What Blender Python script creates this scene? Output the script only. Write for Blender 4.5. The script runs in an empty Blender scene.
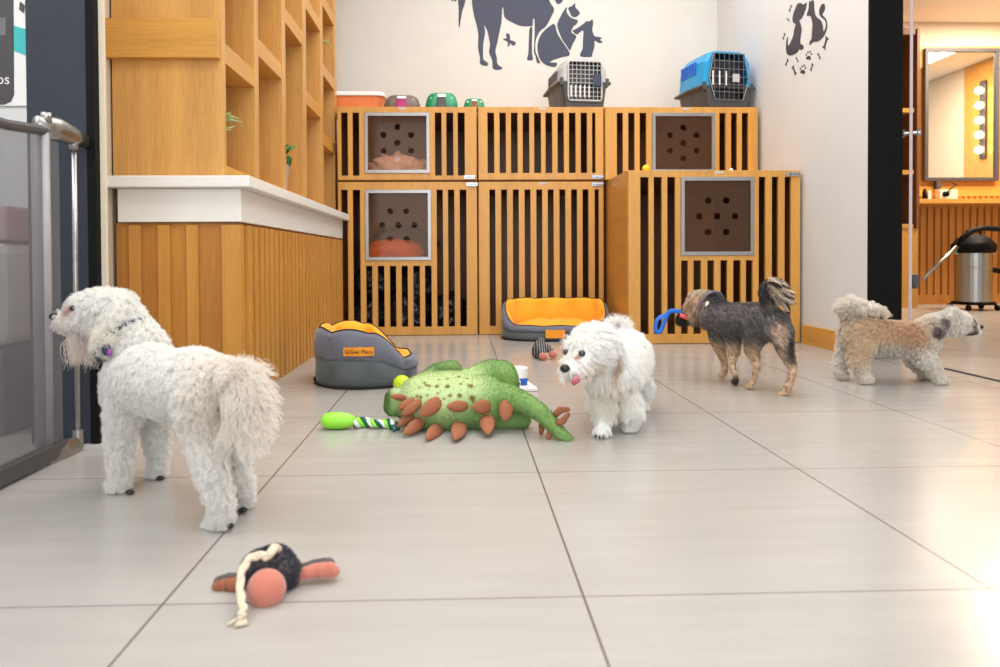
import bpy, bmesh, math, random
import numpy as np
from mathutils import Vector, Matrix, Euler, geometry
SC = bpy.context.scene
COL = SC.collection
PI = math.pi
# ------------------------------------------------------------------ camera
FPX, CX, CY = 715.66, 481.94, 270.34
CAM_H = 0.4886
ROT = Matrix(((0.99954101573249, -0.029879175558777005, -0.004999273586228191),
              (-0.005498295342410453, -0.016642563882335377, -0.9998463851091077),
              (0.029791384942459517, 0.9994149588310905, -0.016799209739152242)))  # rows: right, down, forward
cam_data = bpy.data.cameras.new('camera')
cam = bpy.data.objects.new('camera', cam_data); COL.objects.link(cam)
cam_data.sensor_fit = 'HORIZONTAL'; cam_data.sensor_width = 36
cam_data.lens = FPX / 1000 * 36
cam_data.shift_x = (500 - CX) / 1000
cam_data.shift_y = -(333.5 - CY) / 1000
cam_data.clip_start = 0.05
r_, d_, f_ = ROT[0], ROT[1], ROT[2]
cam.matrix_world = Matrix(((r_[0], -d_[0], -f_[0], 0), (r_[1], -d_[1], -f_[1], 0), (r_[2], -d_[2], -f_[2], CAM_H), (0, 0, 0, 1)))
cam_data.dof.use_dof = True; cam_data.dof.focus_distance = 2.9; cam_data.dof.aperture_fstop = 4.5
SC.camera = cam
# ------------------------------------------------------------------ world, lights, exposure
SC.view_settings.view_transform = 'Standard'; SC.view_settings.look = 'None'
SC.view_settings.gamma = 1; SC.view_settings.use_curve_mapping = False
SC.view_settings.exposure = 0.07
W = bpy.data.worlds.new('world'); SC.world = W; W.use_nodes = True
W.node_tree.nodes['Background'].inputs[0].default_value = (0.93, 0.96, 1.0, 1)
W.node_tree.nodes['Background'].inputs[1].default_value = 1.0
def area(name, loc, sx, sy, power, color, rot=(0, 0, 0)):
    l = bpy.data.lights.new(name, 'AREA'); l.shape = 'RECTANGLE'; l.size = sx; l.size_y = sy
    l.energy = power; l.color = color
    o = bpy.data.objects.new(name, l); COL.objects.link(o); o.location = loc; o.rotation_euler = rot
    return o
area('ceiling_light_panel', (0.55, 0.6, 2.98), 2.6, 1.6, 50, (1.0, 0.99, 0.98))
area('ceiling_light_panel', (0.55, 2.9, 2.98), 2.6, 1.6, 50, (1.0, 0.99, 0.98))
area('ceiling_light_panel', (0.75, 4.3, 2.98), 2.2, 1.0, 24, (1.0, 0.98, 0.96))
area('shopfront_daylight', (0.4, -2.1, 1.4), 3.4, 2.4, 66, (0.93, 0.97, 1.0), (math.radians(90), 0, 0))
area('grooming_room_light', (5.25, 6.1, 2.85), 1.0, 1.1, 130, (1.0, 0.86, 0.68))
area('side_room_light', (-2.1, 1.2, 2.9), 1.4, 1.4, 40, (0.95, 0.98, 1.0))
# ------------------------------------------------------------------ helpers
def at(u, v, y):                        # the place point seen at a picture pixel, at depth y
    d = ROT.transposed() @ Vector(((u - CX) / FPX, (v - CY) / FPX, 1))
    return Vector((0, 0, CAM_H)) + d * (y / d.y)
def sc(y): return y / FPX               # metres per pixel at depth y
ORG = {}
def tag(o, label=None, cat=None, group=None, kind=None):
    if label: o['label'] = label
    if cat: o['category'] = cat
    if group: o['group'] = group
    if kind: o['kind'] = kind
    return o
def thing(name, loc, label, cat, group=None):
    o = bpy.data.objects.new(name, None); COL.objects.link(o); o.location = loc
    o.empty_display_size = 0.05
    ORG[o] = Vector(loc)
    return tag(o, label, cat, group)
def link_mesh(name, me, parent=None, origin=None):
    o = bpy.data.objects.new(name, me); COL.objects.link(o)
    org = ORG[parent] if parent else (Vector(origin) if origin else Vector((0, 0, 0)))
    me.transform(Matrix.Translation(-org))
    if parent: o.parent = parent
    else: o.location = org
    ORG[o] = org
    return o
class MB:
    def __init__(s): s.bm = bmesh.new(); s.mi = 0
    def _done(s, fs):
        for f in fs: f.material_index = s.mi
    def box(s, x0, x1, y0, y1, z0, z1, M=None):
        v = [s.bm.verts.new((x, y, z)) for x in (x0, x1) for y in (y0, y1) for z in (z0, z1)]
        if M:
            for q in v: q.co = M @ q.co
        s._done([s.bm.faces.new([v[i] for i in f]) for f in ((0, 1, 3, 2), (4, 6, 7, 5), (0, 4, 5, 1), (2, 3, 7, 6), (0, 2, 6, 4), (1, 5, 7, 3))])
        return s
    def ring(s, c, ax, r, n, up=None, ry=None):
        ax = Vector(ax).normalized()
        u = Vector(up) if up else (Vector((0, 0, 1)) if abs(ax.z) < .9 else Vector((0, 1, 0)))
        a = u.cross(ax).normalized(); b = ax.cross(a).normalized(); ry = r if ry is None else ry
        return [s.bm.verts.new(Vector(c) + a * (r * math.cos(2 * PI * k / n)) + b * (ry * math.sin(2 * PI * k / n))) for k in range(n)]
    def loft(s, rings, cap=True, close=False):
        fs = []
        n = len(rings[0]); R = rings + ([rings[0]] if close else [])
        for A, B in zip(R[:-1], R[1:]):
            for k in range(n): fs.append(s.bm.faces.new((A[k], A[(k + 1) % n], B[(k + 1) % n], B[k])))
        if cap and not close:
            fs.append(s.bm.faces.new(list(reversed(rings[0])))); fs.append(s.bm.faces.new(rings[-1]))
        s._done(fs); return s
    def cyl(s, p0, p1, r0, r1=None, n=16):
        r1 = r0 if r1 is None else r1; ax = Vector(p1) - Vector(p0)
        return s.loft([s.ring(p0, ax, r0, n), s.ring(p1, ax, r1, n)])
    def tube(s, pts, r, n=8, close=False, flat=None):
        pts = [Vector(p) for p in pts]; N = len(pts); rings = []; prev = None
        for i, p in enumerate(pts):
            t = (pts[(i + 1) % N] - pts[i - 1]) if close or 0 < i < N - 1 else (pts[1] - pts[0] if i == 0 else pts[-1] - pts[-2])
            t.normalize()
            if prev is None: prev = (Vector((0, 0, 1)) if abs(t.z) < .9 else Vector((0, 1, 0)))
            a = prev - t * prev.dot(t)
            if a.length < 1e-6: a = t.orthogonal()
            a.normalize(); prev = a; b = t.cross(a)
            rr = r[i] if isinstance(r, (list, tuple)) else r; fb = (flat or 1) * rr
            rings.append([s.bm.verts.new(p + a * (rr * math.cos(2 * PI * k / n)) + b * (fb * math.sin(2 * PI * k / n))) for k in range(n)])
        return s.loft(rings, close=close)
    def ell(s, c, r, M=None, nu=20, nv=12):
        r = (r, r, r) if isinstance(r, (int, float)) else r
        T = Matrix.Translation(c) @ (M.to_4x4() if M else Matrix()) @ Matrix.Diagonal((*r, 1))
        g = bmesh.ops.create_uvsphere(s.bm, u_segments=nu, v_segments=nv, radius=1, matrix=T)
        s._done({f for v in g['verts'] for f in v.link_faces}); return s
    def lathe(s, c, prof, n=24, M=None):
        c = Vector(c); rings = []
        for r, z in prof:
            rings.append([s.bm.verts.new(c + ((M @ Vector((r * math.cos(2 * PI * k / n), r * math.sin(2 * PI * k / n), z))) if M else Vector((r * math.cos(2 * PI * k / n), r * math.sin(2 * PI * k / n), z)))) for k in range(n)])
        return s.loft(rings)
    def slab(s, outer, holes, M, th):          # flat outline (2D, with holes) extruded by th along M's z
        pts = [Vector(p) for p in outer]; edges = []; faces = []
        loops = [outer] + list(holes); P = []
        for L in loops:
            b = len(P); P += [Vector(p) for p in L]; edges += [(b + i, b + (i + 1) % len(L)) for i in range(len(L))]
        vo, eo, fo, *_ = geometry.delaunay_2d_cdt(P, edges, [], 0, 1e-6)
        def inside(c, L):
            k = False
            for i in range(len(L)):
                a, b2 = L[i], L[i - 1]
                if (a[1] > c[1]) != (b2[1] > c[1]) and c[0] < (b2[0] - a[0]) * (c[1] - a[1]) / (b2[1] - a[1]) + a[0]: k = not k
            return k
        keep = [f for f in fo if (lambda c: inside(c, outer) and not any(inside(c, h) for h in holes))(sum((vo[i] for i in f), Vector((0, 0))) / len(f))]
        lo = [s.bm.verts.new(M @ Vector((p[0], p[1], 0))) for p in vo]; hi = [s.bm.verts.new(M @ Vector((p[0], p[1], th))) for p in vo]
        fs = []; ec = {}
        for f in keep:
            fs.append(s.bm.faces.new([hi[i] for i in f])); fs.append(s.bm.faces.new([lo[i] for i in reversed(f)]))
            for i in range(len(f)):
                e = (f[i], f[(i + 1) % len(f)]); ec[e] = 1
        for (a, b2) in ec:
            if (b2, a) not in ec: fs.append(s.bm.faces.new((lo[a], lo[b2], hi[b2], hi[a])))
        s._done(fs); return s
    def mesh(s, name, mats, smooth=False):
        bmesh.ops.remove_doubles(s.bm, verts=s.bm.verts, dist=1e-7)
        loose = [v for v in s.bm.verts if not v.link_faces]
        if loose: bmesh.ops.delete(s.bm, geom=loose, context='VERTS')
        bmesh.ops.recalc_face_normals(s.bm, faces=s.bm.faces)
        me = bpy.data.meshes.new(name); s.bm.to_mesh(me); s.bm.free()
        for m in (mats if isinstance(mats, (list, tuple)) else [mats]): me.materials.append(m)
        if smooth:
            me.polygons.foreach_set('use_smooth', [True] * len(me.polygons))
        return me
    def build(s, name, mats, parent=None, smooth=False, bevel=0, origin=None, sub=0, seg=2):
        o = link_mesh(name, s.mesh(name, mats, smooth), parent, origin)
        if bevel:
            b = o.modifiers.new('bevel', 'BEVEL'); b.width = bevel; b.segments = seg; b.limit_method = 'ANGLE'; b.angle_limit = math.radians(40)
        if sub:
            b = o.modifiers.new('sub', 'SUBSURF'); b.levels = b.render_levels = sub
        return o
def struct(o): o['kind'] = 'structure'; return o
def copy_tree(o, parent=None):
    c = o.copy(); COL.objects.link(c); c.parent = parent
    for ch in list(o.children): copy_tree(ch, c)
    return c
# ------------------------------------------------------------------ materials
def lin(c): return tuple(((x / 255) / 12.92 if x / 255 <= .04045 else ((x / 255 + .055) / 1.055) ** 2.4) for x in c) + (1,)
class NT:
    def __init__(s, name):
        s.m = bpy.data.materials.new(name); s.m.use_nodes = True; s.t = s.m.node_tree; s.b = s.t.nodes['Principled BSDF']
        s.out = s.t.nodes['Material Output']
    def n(s, ty, **kw):
        x = s.t.nodes.new(ty)
        for k, v in kw.items():
            if k[0] == '_': x.inputs[int(k[1:]) if k[1:].isdigit() else k[1:].replace('_', ' ')].default_value = v
            else: setattr(x, k, v)
        return x
    def l(s, a, b): s.t.links.new(a, b)
    def ramp(s, fac, stops):
        r = s.n('ShaderNodeValToRGB'); e = r.color_ramp.elements
        while len(e) < len(stops): e.new(.5)
        for q, (p, c) in zip(e, stops): q.position = p; q.color = c
        s.l(fac, r.inputs[0]); return r.outputs[0]
    def coords(s, scale=(1, 1, 1), kind='Object'):
        tc = s.n('ShaderNodeTexCoord'); mp = s.n('ShaderNodeMapping'); mp.inputs['Scale'].default_value = scale
        s.l(tc.outputs[kind], mp.inputs[0]); return mp.outputs[0]
    def noise(s, vec, scale, detail=3, rough=.5):
        x = s.n('ShaderNodeTexNoise'); x.inputs['Scale'].default_value = scale; x.inputs['Detail'].default_value = detail; x.inputs['Roughness'].default_value = rough
        s.l(vec, x.inputs['Vector']); return x.outputs[0]
    def bump(s, h, strength=.3, dist=.002):
        x = s.n('ShaderNodeBump'); x.inputs['Strength'].default_value = strength; x.inputs['Distance'].default_value = dist
        s.l(h, x.inputs['Height']); s.l(x.outputs[0], s.b.inputs['Normal'])
def plain(name, rgb, rough=.5, metal=0, var=.06, scale=40, bump=0, spec=.5, sheen=0, coat=0):
    t = NT(name); c = lin(rgb); v = t.coords(); h = t.noise(v, scale, 3)
    lo = tuple(max(0, x * (1 - var)) for x in c[:3]) + (1,); hi = tuple(min(1, x * (1 + var)) for x in c[:3]) + (1,)
    t.l(t.ramp(h, [(.3, lo), (.7, hi)]), t.b.inputs['Base Color'])
    t.b.inputs['Roughness'].default_value = rough; t.b.inputs['Metallic'].default_value = metal
    t.b.inputs['Specular IOR Level'].default_value = spec
    if sheen: t.b.inputs['Sheen Weight'].default_value = sheen
    if coat: t.b.inputs['Coat Weight'].default_value = coat; t.b.inputs['Coat Roughness'].default_value = .08
    if bump: t.bump(h, bump)
    return t.m
def oak(name, grain='z', dark=0, tone=(204, 148, 68)):
    t = NT(name)
    sc_ = {'z': (1, 1, .05), 'x': (.05, 1, 1), 'y': (1, .05, 1)}[grain]
    v = t.coords(sc_); fine = t.noise(v, 220, 4, .6); broad = t.noise(v, 17, 2)
    mx = t.n('ShaderNodeMath', operation='MULTIPLY_ADD'); mx.inputs[1].default_value = .55; t.l(fine, mx.inputs[0])
    m2 = t.n('ShaderNodeMath', operation='MULTIPLY'); m2.inputs[1].default_value = .45; t.l(broad, m2.inputs[0]); t.l(m2.outputs[0], mx.inputs[2])
    c = lin(tone); k = lambda f, w=1: (c[0] * f, c[1] * f ** 1.15, c[2] * f ** 1.35, 1)
    t.l(t.ramp(mx.outputs[0], [(.32, k(.80)), (.5, k(1)), (.68, k(1.16))]), t.b.inputs['Base Color'])
    t.b.inputs['Roughness'].default_value = .38
    t.bump(fine, .08, .0008)
    return t.m
M = {}
M['oak'] = oak('oak_vertical_grain'); M['oakx'] = oak('oak_horizontal_grain', 'x'); M['oaky'] = oak('oak_depth_grain', 'y')
M['oak_shelf'] = oak('oak_shelf', 'z', tone=(206, 154, 84))
M['oak_in'] = oak('oak_inside', 'z', tone=(124, 78, 42))  # dark oak; for the kennel insides shade is put into its tone
M['slat'] = oak('oak_slat', 'z', tone=(200, 142, 64))
M['slat2'] = oak('oak_slat_warm', 'z', tone=(190, 128, 56))
M['wall'] = plain('cream_wall_paint', (218, 215, 209), .75, var=.015, scale=6)
M['wallw'] = plain('white_wall_paint', (216, 217, 217), .75, var=.015, scale=6)
M['warmwall'] = plain('beige_wall_paint', (222, 206, 184), .8, var=.02, scale=5)
M['ceil'] = plain('ceiling_paint', (240, 238, 232), .85, var=.01)
M['white'] = plain('white_laminate', (236, 234, 230), .35, var=.012)
M['steel'] = plain('brushed_steel', (156, 154, 152), .32, 1, var=.12, scale=90)
M['chrome'] = plain('chrome', (170, 174, 180), .12, 1, var=.03)
M['navy'] = plain('navy_black_panel', (33, 39, 52), .5, var=.12, scale=14)
M['black'] = plain('black_panel', (9, 8, 8), .6, var=.2, scale=20, spec=.15)
M['plastic_dk'] = plain('dark_grey_plastic', (70, 68, 70), .45, var=.05)
M['plastic_lg'] = plain('light_grey_plastic', (188, 188, 186), .45, var=.03)
M['blue_pl'] = plain('bright_blue_plastic', (32, 150, 205), .35, var=.05)
M['blue'] = plain('cobalt_plastic', (20, 92, 200), .3, var=.05)
M['orange_pl'] = plain('orange_plastic', (238, 136, 78), .4, var=.05)
M['brown_pl'] = plain('taupe_plastic', (108, 92, 84), .35, var=.05)
M['magenta'] = plain('magenta_plastic', (170, 30, 110), .35)
M['green_pl'] = plain('emerald_plastic', (22, 140, 92), .3, var=.05)
M['teal_dk'] = plain('dark_teal_plastic', (20, 84, 92), .3)
M['decal'] = plain('navy_vinyl', (50, 56, 78), .5, var=.04)
M['decal2'] = plain('charcoal_vinyl', (56, 52, 58), .5, var=.04)
M['grey_fab'] = plain('grey_fabric', (104, 106, 120), .85, var=.06, scale=500, bump=.25, sheen=.3)
M['grey_low'] = plain('slate_fabric', (88, 96, 98), .85, var=.06, scale=500, bump=.25, sheen=.3)
M['yel_fab'] = plain('amber_fabric', (252, 172, 32), .8, var=.05, scale=300, bump=.2, sheen=.2)
M['tag_or'] = plain('orange_tag', (240, 150, 24), .6)
M['dark_base'] = plain('black_base_fabric', (32, 32, 36), .8)
M['pink'] = plain('salmon_fleece', (190, 112, 94), .9, var=.06, scale=600, bump=.3, sheen=.4)
M['cream_rope'] = plain('cream_cotton_rope', (214, 198, 174), .9, var=.08, scale=300, bump=.4)
M['charcoal_wool'] = plain('charcoal_wool', (84, 78, 80), .95, var=.5, scale=260, bump=.5)
M['rust'] = plain('rust_brown_fleece', (150, 92, 62), .9, var=.1, scale=400, bump=.3)
M['lime'] = plain('lime_rubber', (150, 226, 60), .4, var=.04)
M['lime_y'] = plain('yellow_green_rubber', (198, 226, 28), .35, var=.04)
M['pine'] = plain('pine_green_rope', (14, 92, 78), .8, var=.1, scale=300)
M['rope_w'] = plain('white_rope', (232, 236, 228), .85, var=.05, scale=300)
M['leaf'] = plain('leaf_green', (58, 132, 60), .5, var=.2, scale=60)
M['leaf_y'] = plain('cream_green_leaf', (190, 200, 140), .5, var=.2, scale=60)
M['pot'] = plain('grey_pot', (150, 156, 160), .5)
M['bag'] = plain('black_plastic_bag', (34, 36, 42), .22, var=.2, scale=30, bump=.6)
M['glow_or'] = plain('orange_bed_lining', (250, 120, 34), .8)
M['rag'] = plain('pink_white_fleece', (250, 222, 228), .95, var=.12, scale=90, bump=.5)
M['yellow'] = plain('yellow_rubber', (236, 206, 40), .5)
M['mauve'] = plain('mauve_paint', (176, 142, 150), .8)
M['mirrorm'] = plain('mirror_silver', (235, 235, 235), .02, 1, var=0)
M['cream_pl'] = plain('cream_plastic', (236, 226, 204), .4)
M['spot'] = plain('olive_brown_felt', (120, 112, 40), .9)
M['eye'] = plain('dark_eye', (22, 14, 12), .08, var=.1, coat=1)
M['nose'] = plain('black_nose', (24, 20, 22), .35, var=.2, scale=200, bump=.3)
M['tongue'] = plain('pink_tongue', (186, 88, 98), .35)
M['purple'] = plain('violet_enamel', (150, 70, 160), .3)
M['sandstone'] = plain('sand_plush', (206, 186, 150), .9)
def glass(name, tint, haze, rough=.02, refl=.9, hcol=(120, 110, 100)):
    t = NT(name); t.t.nodes.remove(t.b)
    tr = t.n('ShaderNodeBsdfTransparent'); tr.inputs[0].default_value = lin(tint)
    gl = t.n('ShaderNodeBsdfGlossy'); gl.inputs['Roughness'].default_value = rough
    df = t.n('ShaderNodeBsdfDiffuse'); df.inputs[0].default_value = lin(hcol)
    fr = t.n('ShaderNodeFresnel'); fr.inputs[0].default_value = 1.45
    mul = t.n('ShaderNodeMath', operation='MULTIPLY'); mul.inputs[1].default_value = refl; t.l(fr.outputs[0], mul.inputs[0])
    a = t.n('ShaderNodeMixShader'); a.inputs[0].default_value = haze; t.l(tr.outputs[0], a.inputs[1]); t.l(df.outputs[0], a.inputs[2])
    b = t.n('ShaderNodeMixShader'); t.l(mul.outputs[0], b.inputs[0]); t.l(a.outputs[0], b.inputs[1]); t.l(gl.outputs[0], b.inputs[2])
    t.l(b.outputs[0], t.out.inputs[0]); return t.m
M['acrylic'] = glass('smoked_acrylic', (244, 230, 214), .09, .05, .4, (166, 120, 84))
M['glass'] = glass('clear_glass', (250, 250, 248), .0, .01, .7)
M['glass_edge'] = plain('glass_edge_seal', (206, 186, 190), .3)
def screen_mat():
    t = NT('gate_screen'); t.t.nodes.remove(t.b)
    tr = t.n('ShaderNodeBsdfTransparent'); df = t.n('ShaderNodeBsdfDiffuse'); df.inputs[0].default_value = lin((122, 120, 124))
    a = t.n('ShaderNodeMixShader'); a.inputs[0].default_value = .42; t.l(tr.outputs[0], a.inputs[1]); t.l(df.outputs[0], a.inputs[2]); t.l(a.outputs[0], t.out.inputs[0])
    return t.m
M['screen'] = screen_mat()
def emis(name, rgb, s):
    t = NT(name); t.b.inputs['Emission Color'].default_value = lin(rgb); t.b.inputs['Emission Strength'].default_value = s
    t.b.inputs['Base Color'].default_value = lin(rgb); return t.m
M['bulb'] = emis('lit_bulb', (255, 226, 170), 14)
def tile_mat():
    t = NT('porcelain_floor_tiles'); tc = t.n('ShaderNodeTexCoord'); sp = t.n('ShaderNodeSeparateXYZ'); t.l(tc.outputs['Object'], sp.inputs[0])
    ms = []; cells = []
    for k, off, w in ((0, -.4253, .0018), (1, 1.0197, .0012)):
        a = t.n('ShaderNodeMath', operation='SUBTRACT'); a.inputs[1].default_value = off; t.l(sp.outputs[k], a.inputs[0])
        b = t.n('ShaderNodeMath', operation='DIVIDE'); b.inputs[1].default_value = .6; t.l(a.outputs[0], b.inputs[0])
        fl = t.n('ShaderNodeMath', operation='FLOOR'); t.l(b.outputs[0], fl.inputs[0]); cells.append(fl.outputs[0])
        c = t.n('ShaderNodeMath', operation='PINGPONG'); c.inputs[1].default_value = .5; t.l(b.outputs[0], c.inputs[0])
        d = t.n('ShaderNodeMath', operation='LESS_THAN'); d.inputs[1].default_value = w / .6; t.l(c.outputs[0], d.inputs[0]); ms.append(d.outputs[0])
    mx = t.n('ShaderNodeMath', operation='MAXIMUM'); t.l(ms[0], mx.inputs[0]); t.l(ms[1], mx.inputs[1])
    cb = t.n('ShaderNodeCombineXYZ'); t.l(cells[0], cb.inputs[0]); t.l(cells[1], cb.inputs[1])
    wn = t.n('ShaderNodeTexWhiteNoise'); t.l(cb.outputs[0], wn.inputs[0])
    v = t.coords((.6, 5, 1)); n1 = t.noise(v, 5, 5, .6); v2 = t.coords((1, 1, 1)); n2 = t.noise(v2, 2.2, 3)
    add = t.n('ShaderNodeMath', operation='MULTIPLY_ADD'); add.inputs[1].default_value = .5; t.l(n2, add.inputs[0])
    hf = t.n('ShaderNodeMath', operation='MULTIPLY'); hf.inputs[1].default_value = .5; t.l(n1, hf.inputs[0]); t.l(hf.outputs[0], add.inputs[2])
    ad2 = t.n('ShaderNodeMath', operation='MULTIPLY_ADD'); ad2.inputs[1].default_value = .08; t.l(wn.outputs[0], ad2.inputs[0]); t.l(add.outputs[0], ad2.inputs[2])
    col = t.ramp(ad2.outputs[0], [(.36, lin((166, 162, 157))), (.68, lin((176, 172, 167)))])
    m = t.n('ShaderNodeMix', data_type='RGBA'); t.l(mx.outputs[0], m.inputs['Factor']); t.l(col, m.inputs['A']); m.inputs['B'].default_value = lin((100, 84, 78))
    t.l(m.outputs['Result'], t.b.inputs['Base Color'])
    rr = t.n('ShaderNodeMath', operation='MULTIPLY_ADD'); rr.inputs[1].default_value = .14; rr.inputs[2].default_value = .16; t.l(n1, rr.inputs[0]); t.l(rr.outputs[0], t.b.inputs['Roughness'])
    t.b.inputs['Specular IOR Level'].default_value = .5
    iv = t.n('ShaderNodeMath', operation='SUBTRACT'); iv.inputs[0].default_value = 1; t.l(mx.outputs[0], iv.inputs[1]); t.bump(iv.outputs[0], .4, .002)
    return t.m
M['tile'] = tile_mat()
# ------------------------------------------------------------------ room shell
CEIL = 3.02
def shell(name, mat, *boxes):
    b = MB()
    for q in boxes: b.box(*q)
    return struct(b.build(name, mat))
shell('floor', M['tile'], (-3.6, 6.6, -2.2, 7.4, -.06, 0))
shell('ceiling', M['ceil'], (-3.6, 6.6, -2.2, 7.4, CEIL, CEIL + .06))
shell('wall_back', M['wall'], (-1.25, 2.10, 5.36, 5.48, 0, CEIL))
shell('wall_left', M['warmwall'], (-1.25, -1.19, 2.2, 5.36, 0, CEIL), (-.963, at(107.5, 200, 1.96).x, 1.95, 1.96, 0, CEIL), (-1.25, -1.176, 2.40, 2.46, 0, CEIL), (-1.142, -.985, 1.957, 1.99, 0, CEIL), (-1.16, -1.09, 1.99, 2.2, 0, CEIL))
shell('wall_right', M['wallw'], (1.94, 2.10, 3.36, 5.36, 0, CEIL))
shell('baseboard_right', M['oaky'], (1.922, 1.94, 3.36, 3.98, 0, .105))
# black panelled doorway into the grooming room
shell('door_1', M['black'], (1.9405, 2.10, 3.345, 3.3595, 0, CEIL))
shell('trim_1', M['plastic_dk'], (2.085, 2.11, -.6, 3.06, 0, .006))
# side room beyond the gate
shell('wall_side_room', M['wallw'], (-3.0, -2.94, -2.2, 3.2, 0, CEIL), (-2.94, -1.25, 3.1, 3.2, 0, CEIL))
shell('trim_2', M['navy'], (-1.142, -.985, 1.93, 1.956, 0, CEIL))
shell('trim_3', M['black'], (-.985, -.963, 1.925, 1.956, 0, CEIL))
# grooming room
shell('wall_grooming_back', M['warmwall'], (2.1, 6.5, 7.2, 7.3, 0, CEIL))
shell('wall_grooming_right', M['warmwall'], (6.4, 6.5, -.6, 7.2, 0, CEIL))
shell('wall_grooming_left', M['warmwall'], (2.10, 2.16, 5.48, 7.2, 0, CEIL))
# ------------------------------------------------------------------ kennels
def window(b_frame, b_pane, x0, x1, y, z0, z1):
    fw = .022
    b_frame.slab([(x0, z0), (x1, z0), (x1, z1), (x0, z1)], [[(x0 + fw, z0 + fw), (x1 - fw, z0 + fw), (x1 - fw, z1 - fw), (x0 + fw, z1 - fw)]],
                 Matrix.Translation((0, y - .007, 0)) @ Matrix.Rotation(PI / 2, 4, 'X') @ Matrix.Scale(-1, 4, (0, 0, 1)), .009)
    cx, cz = (x0 + x1) / 2, (z0 + z1) / 2; R = .019; s = (x1 - x0) * .245
    holes = []
    for ang in [None] + [k * PI / 3 + ROTH[0] for k in range(6)]:
        hx, hz = (cx, cz) if ang is None else (cx + s * 1.0 * math.cos(ang), cz + s * math.sin(ang))
        holes.append([(hx + R * math.cos(t * PI / 10), hz + R * math.sin(t * PI / 10)) for t in range(20)])
    b_pane.slab([(x0 + .01, z0 + .01), (x1 - .01, z0 + .01), (x1 - .01, z1 - .01), (x0 + .01, z1 - .01)], holes,
                Matrix.Translation((0, y + .003, 0)) @ Matrix.Rotation(PI / 2, 4, 'X') @ Matrix.Scale(-1, 4, (0, 0, 1)), .003)
ROTH = [0]
def X(u, y=4.553): return at(u, 250, y).x
def kennel(label, x0, x1, z0, z1, yf, yb, gaps, zg0, zg1, win=None, below=None, rail=None, latch=None, group='slatted oak kennels', plate=None, hexa=0, name='kennel', side_open=False):
    k = thing(name, ((x0 + x1) / 2, (yf + yb) / 2, z0), label, 'kennel', group)
    ROTH[0] = hexa
    t = .018
    b = MB()
    b.box(x0, x0 + t, yf + .022, yb, z0, z1).box(x1 - t, x1, yf + .022, yb, z0, z1)
    b.box(x0 + t, x1 - t, yf + .022, yb, z1 - t, z1).box(x0 + t, x1 - t, yf + .022, yb, z0, z0 + t)
    b.box(x0 + t, x1 - t, yb - .012, yb, z0 + t, z1 - t)
    b.build('body', M['oaky'], k, bevel=.001)
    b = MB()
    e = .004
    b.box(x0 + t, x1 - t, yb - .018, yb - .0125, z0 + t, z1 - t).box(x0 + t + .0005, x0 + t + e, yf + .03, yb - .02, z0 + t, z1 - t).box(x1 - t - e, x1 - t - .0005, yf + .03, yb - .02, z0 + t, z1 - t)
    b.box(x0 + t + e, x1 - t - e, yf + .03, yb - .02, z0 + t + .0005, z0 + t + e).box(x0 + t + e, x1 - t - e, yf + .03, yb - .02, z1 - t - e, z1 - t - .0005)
    b.build('lining', M['oak_in'], k)  # added liner over the oak, its darker colour carries the inner shade
    # slatted front: solid between the openings
    b = MB()
    holes = [[(a, zg0), (c, zg0), (c, zg1), (a, zg1)] for a, c in gaps]
    if below: holes += [[(a, zg0), (c, zg0), (c, rail), (a, rail)] for a, c in below]
    if win:
        w0, w1, wz0, wz1 = win
        holes.append([(w0 + .012, wz0 + .012), (w1 - .012, wz0 + .012), (w1 - .012, wz1 - .012), (w0 + .012, wz1 - .012)])
    e = .003
    # built as stiles and slats: vertical bands split at opening edges
    xs = sorted({x0 + e, x1 - e} | {q[0] for h in holes for q in h}); zs = sorted({z0 + e, z1 - e} | {q[1] for h in holes for q in h})
    def solid(cx, cz): return not any(h[0][0] < cx < h[1][0] and h[0][1] < cz < h[2][1] for h in holes)
    Mx = Matrix.Translation((0, yf, 0)) @ Matrix.Rotation(PI / 2, 4, 'X') @ Matrix.Scale(-1, 4, (0, 0, 1))
    b.slab([(x0 + e, z0 + e), (x1 - e, z0 + e), (x1 - e, z1 - e), (x0 + e, z1 - e)], holes, Mx, .02)
    b.build('slatted_front', M['oak'], k, bevel=.0012, seg=1)
    if win:
        bf, bp = MB(), MB(); window(bf, bp, w0, w1, yf, wz0, wz1)
        fr = bf.build('window_frame', M['steel'], k, bevel=.0015, seg=1); bp.build('window_pane', M['acrylic'], fr)
    if latch:
        lx, lz = latch; b = MB()
        b.box(lx - .035, lx + .035, yf - .004, yf, lz - .012, lz + .012)
        b.cyl((lx - .03, yf - .009, lz), (lx + .04, yf - .009, lz), .005, n=10)
        for q in (-.02, .008, .03): b.box(lx + q - .005, lx + q + .005, yf - .016, yf - .003, lz - .011, lz + .011)
        b.cyl((lx - .008, yf - .014, lz), (lx - .008, yf - .026, lz), .004, n=8)
        b.build('latch', M['chrome'], k, bevel=.001, seg=1)
    if plate:
        px, pz = plate; b = MB(); b.box(px - .024, px + .024, yf - .0015, yf, pz - .006, pz + .006)
        b.build('number_plate', M['plastic_lg'], k)
    return k
def gp(s, ox, lst, y=4.553): return [(X(ox + a / s, y), X(ox + c / s, y)) for a, c in lst]
YK = 4.553; YB = 5.34
zz = lambda v, y=YK, u=600: at(u, v, y).z
k_tl = kennel('upper left oak kennel with steel framed window showing a pink fleece heap', -.775, .108,   .985, 1.452, YK, YB,
       gp(3.334, 330, [(40, 62), (78, 100), (352, 374), (390, 413), (428, 451)]), 1.015, 1.412,
       win=(X(365.4), X(430.5), 1.03, 1.412), latch=(.06, 1.004), plate=(X(403), 1.437), hexa=PI / 6)
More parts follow.
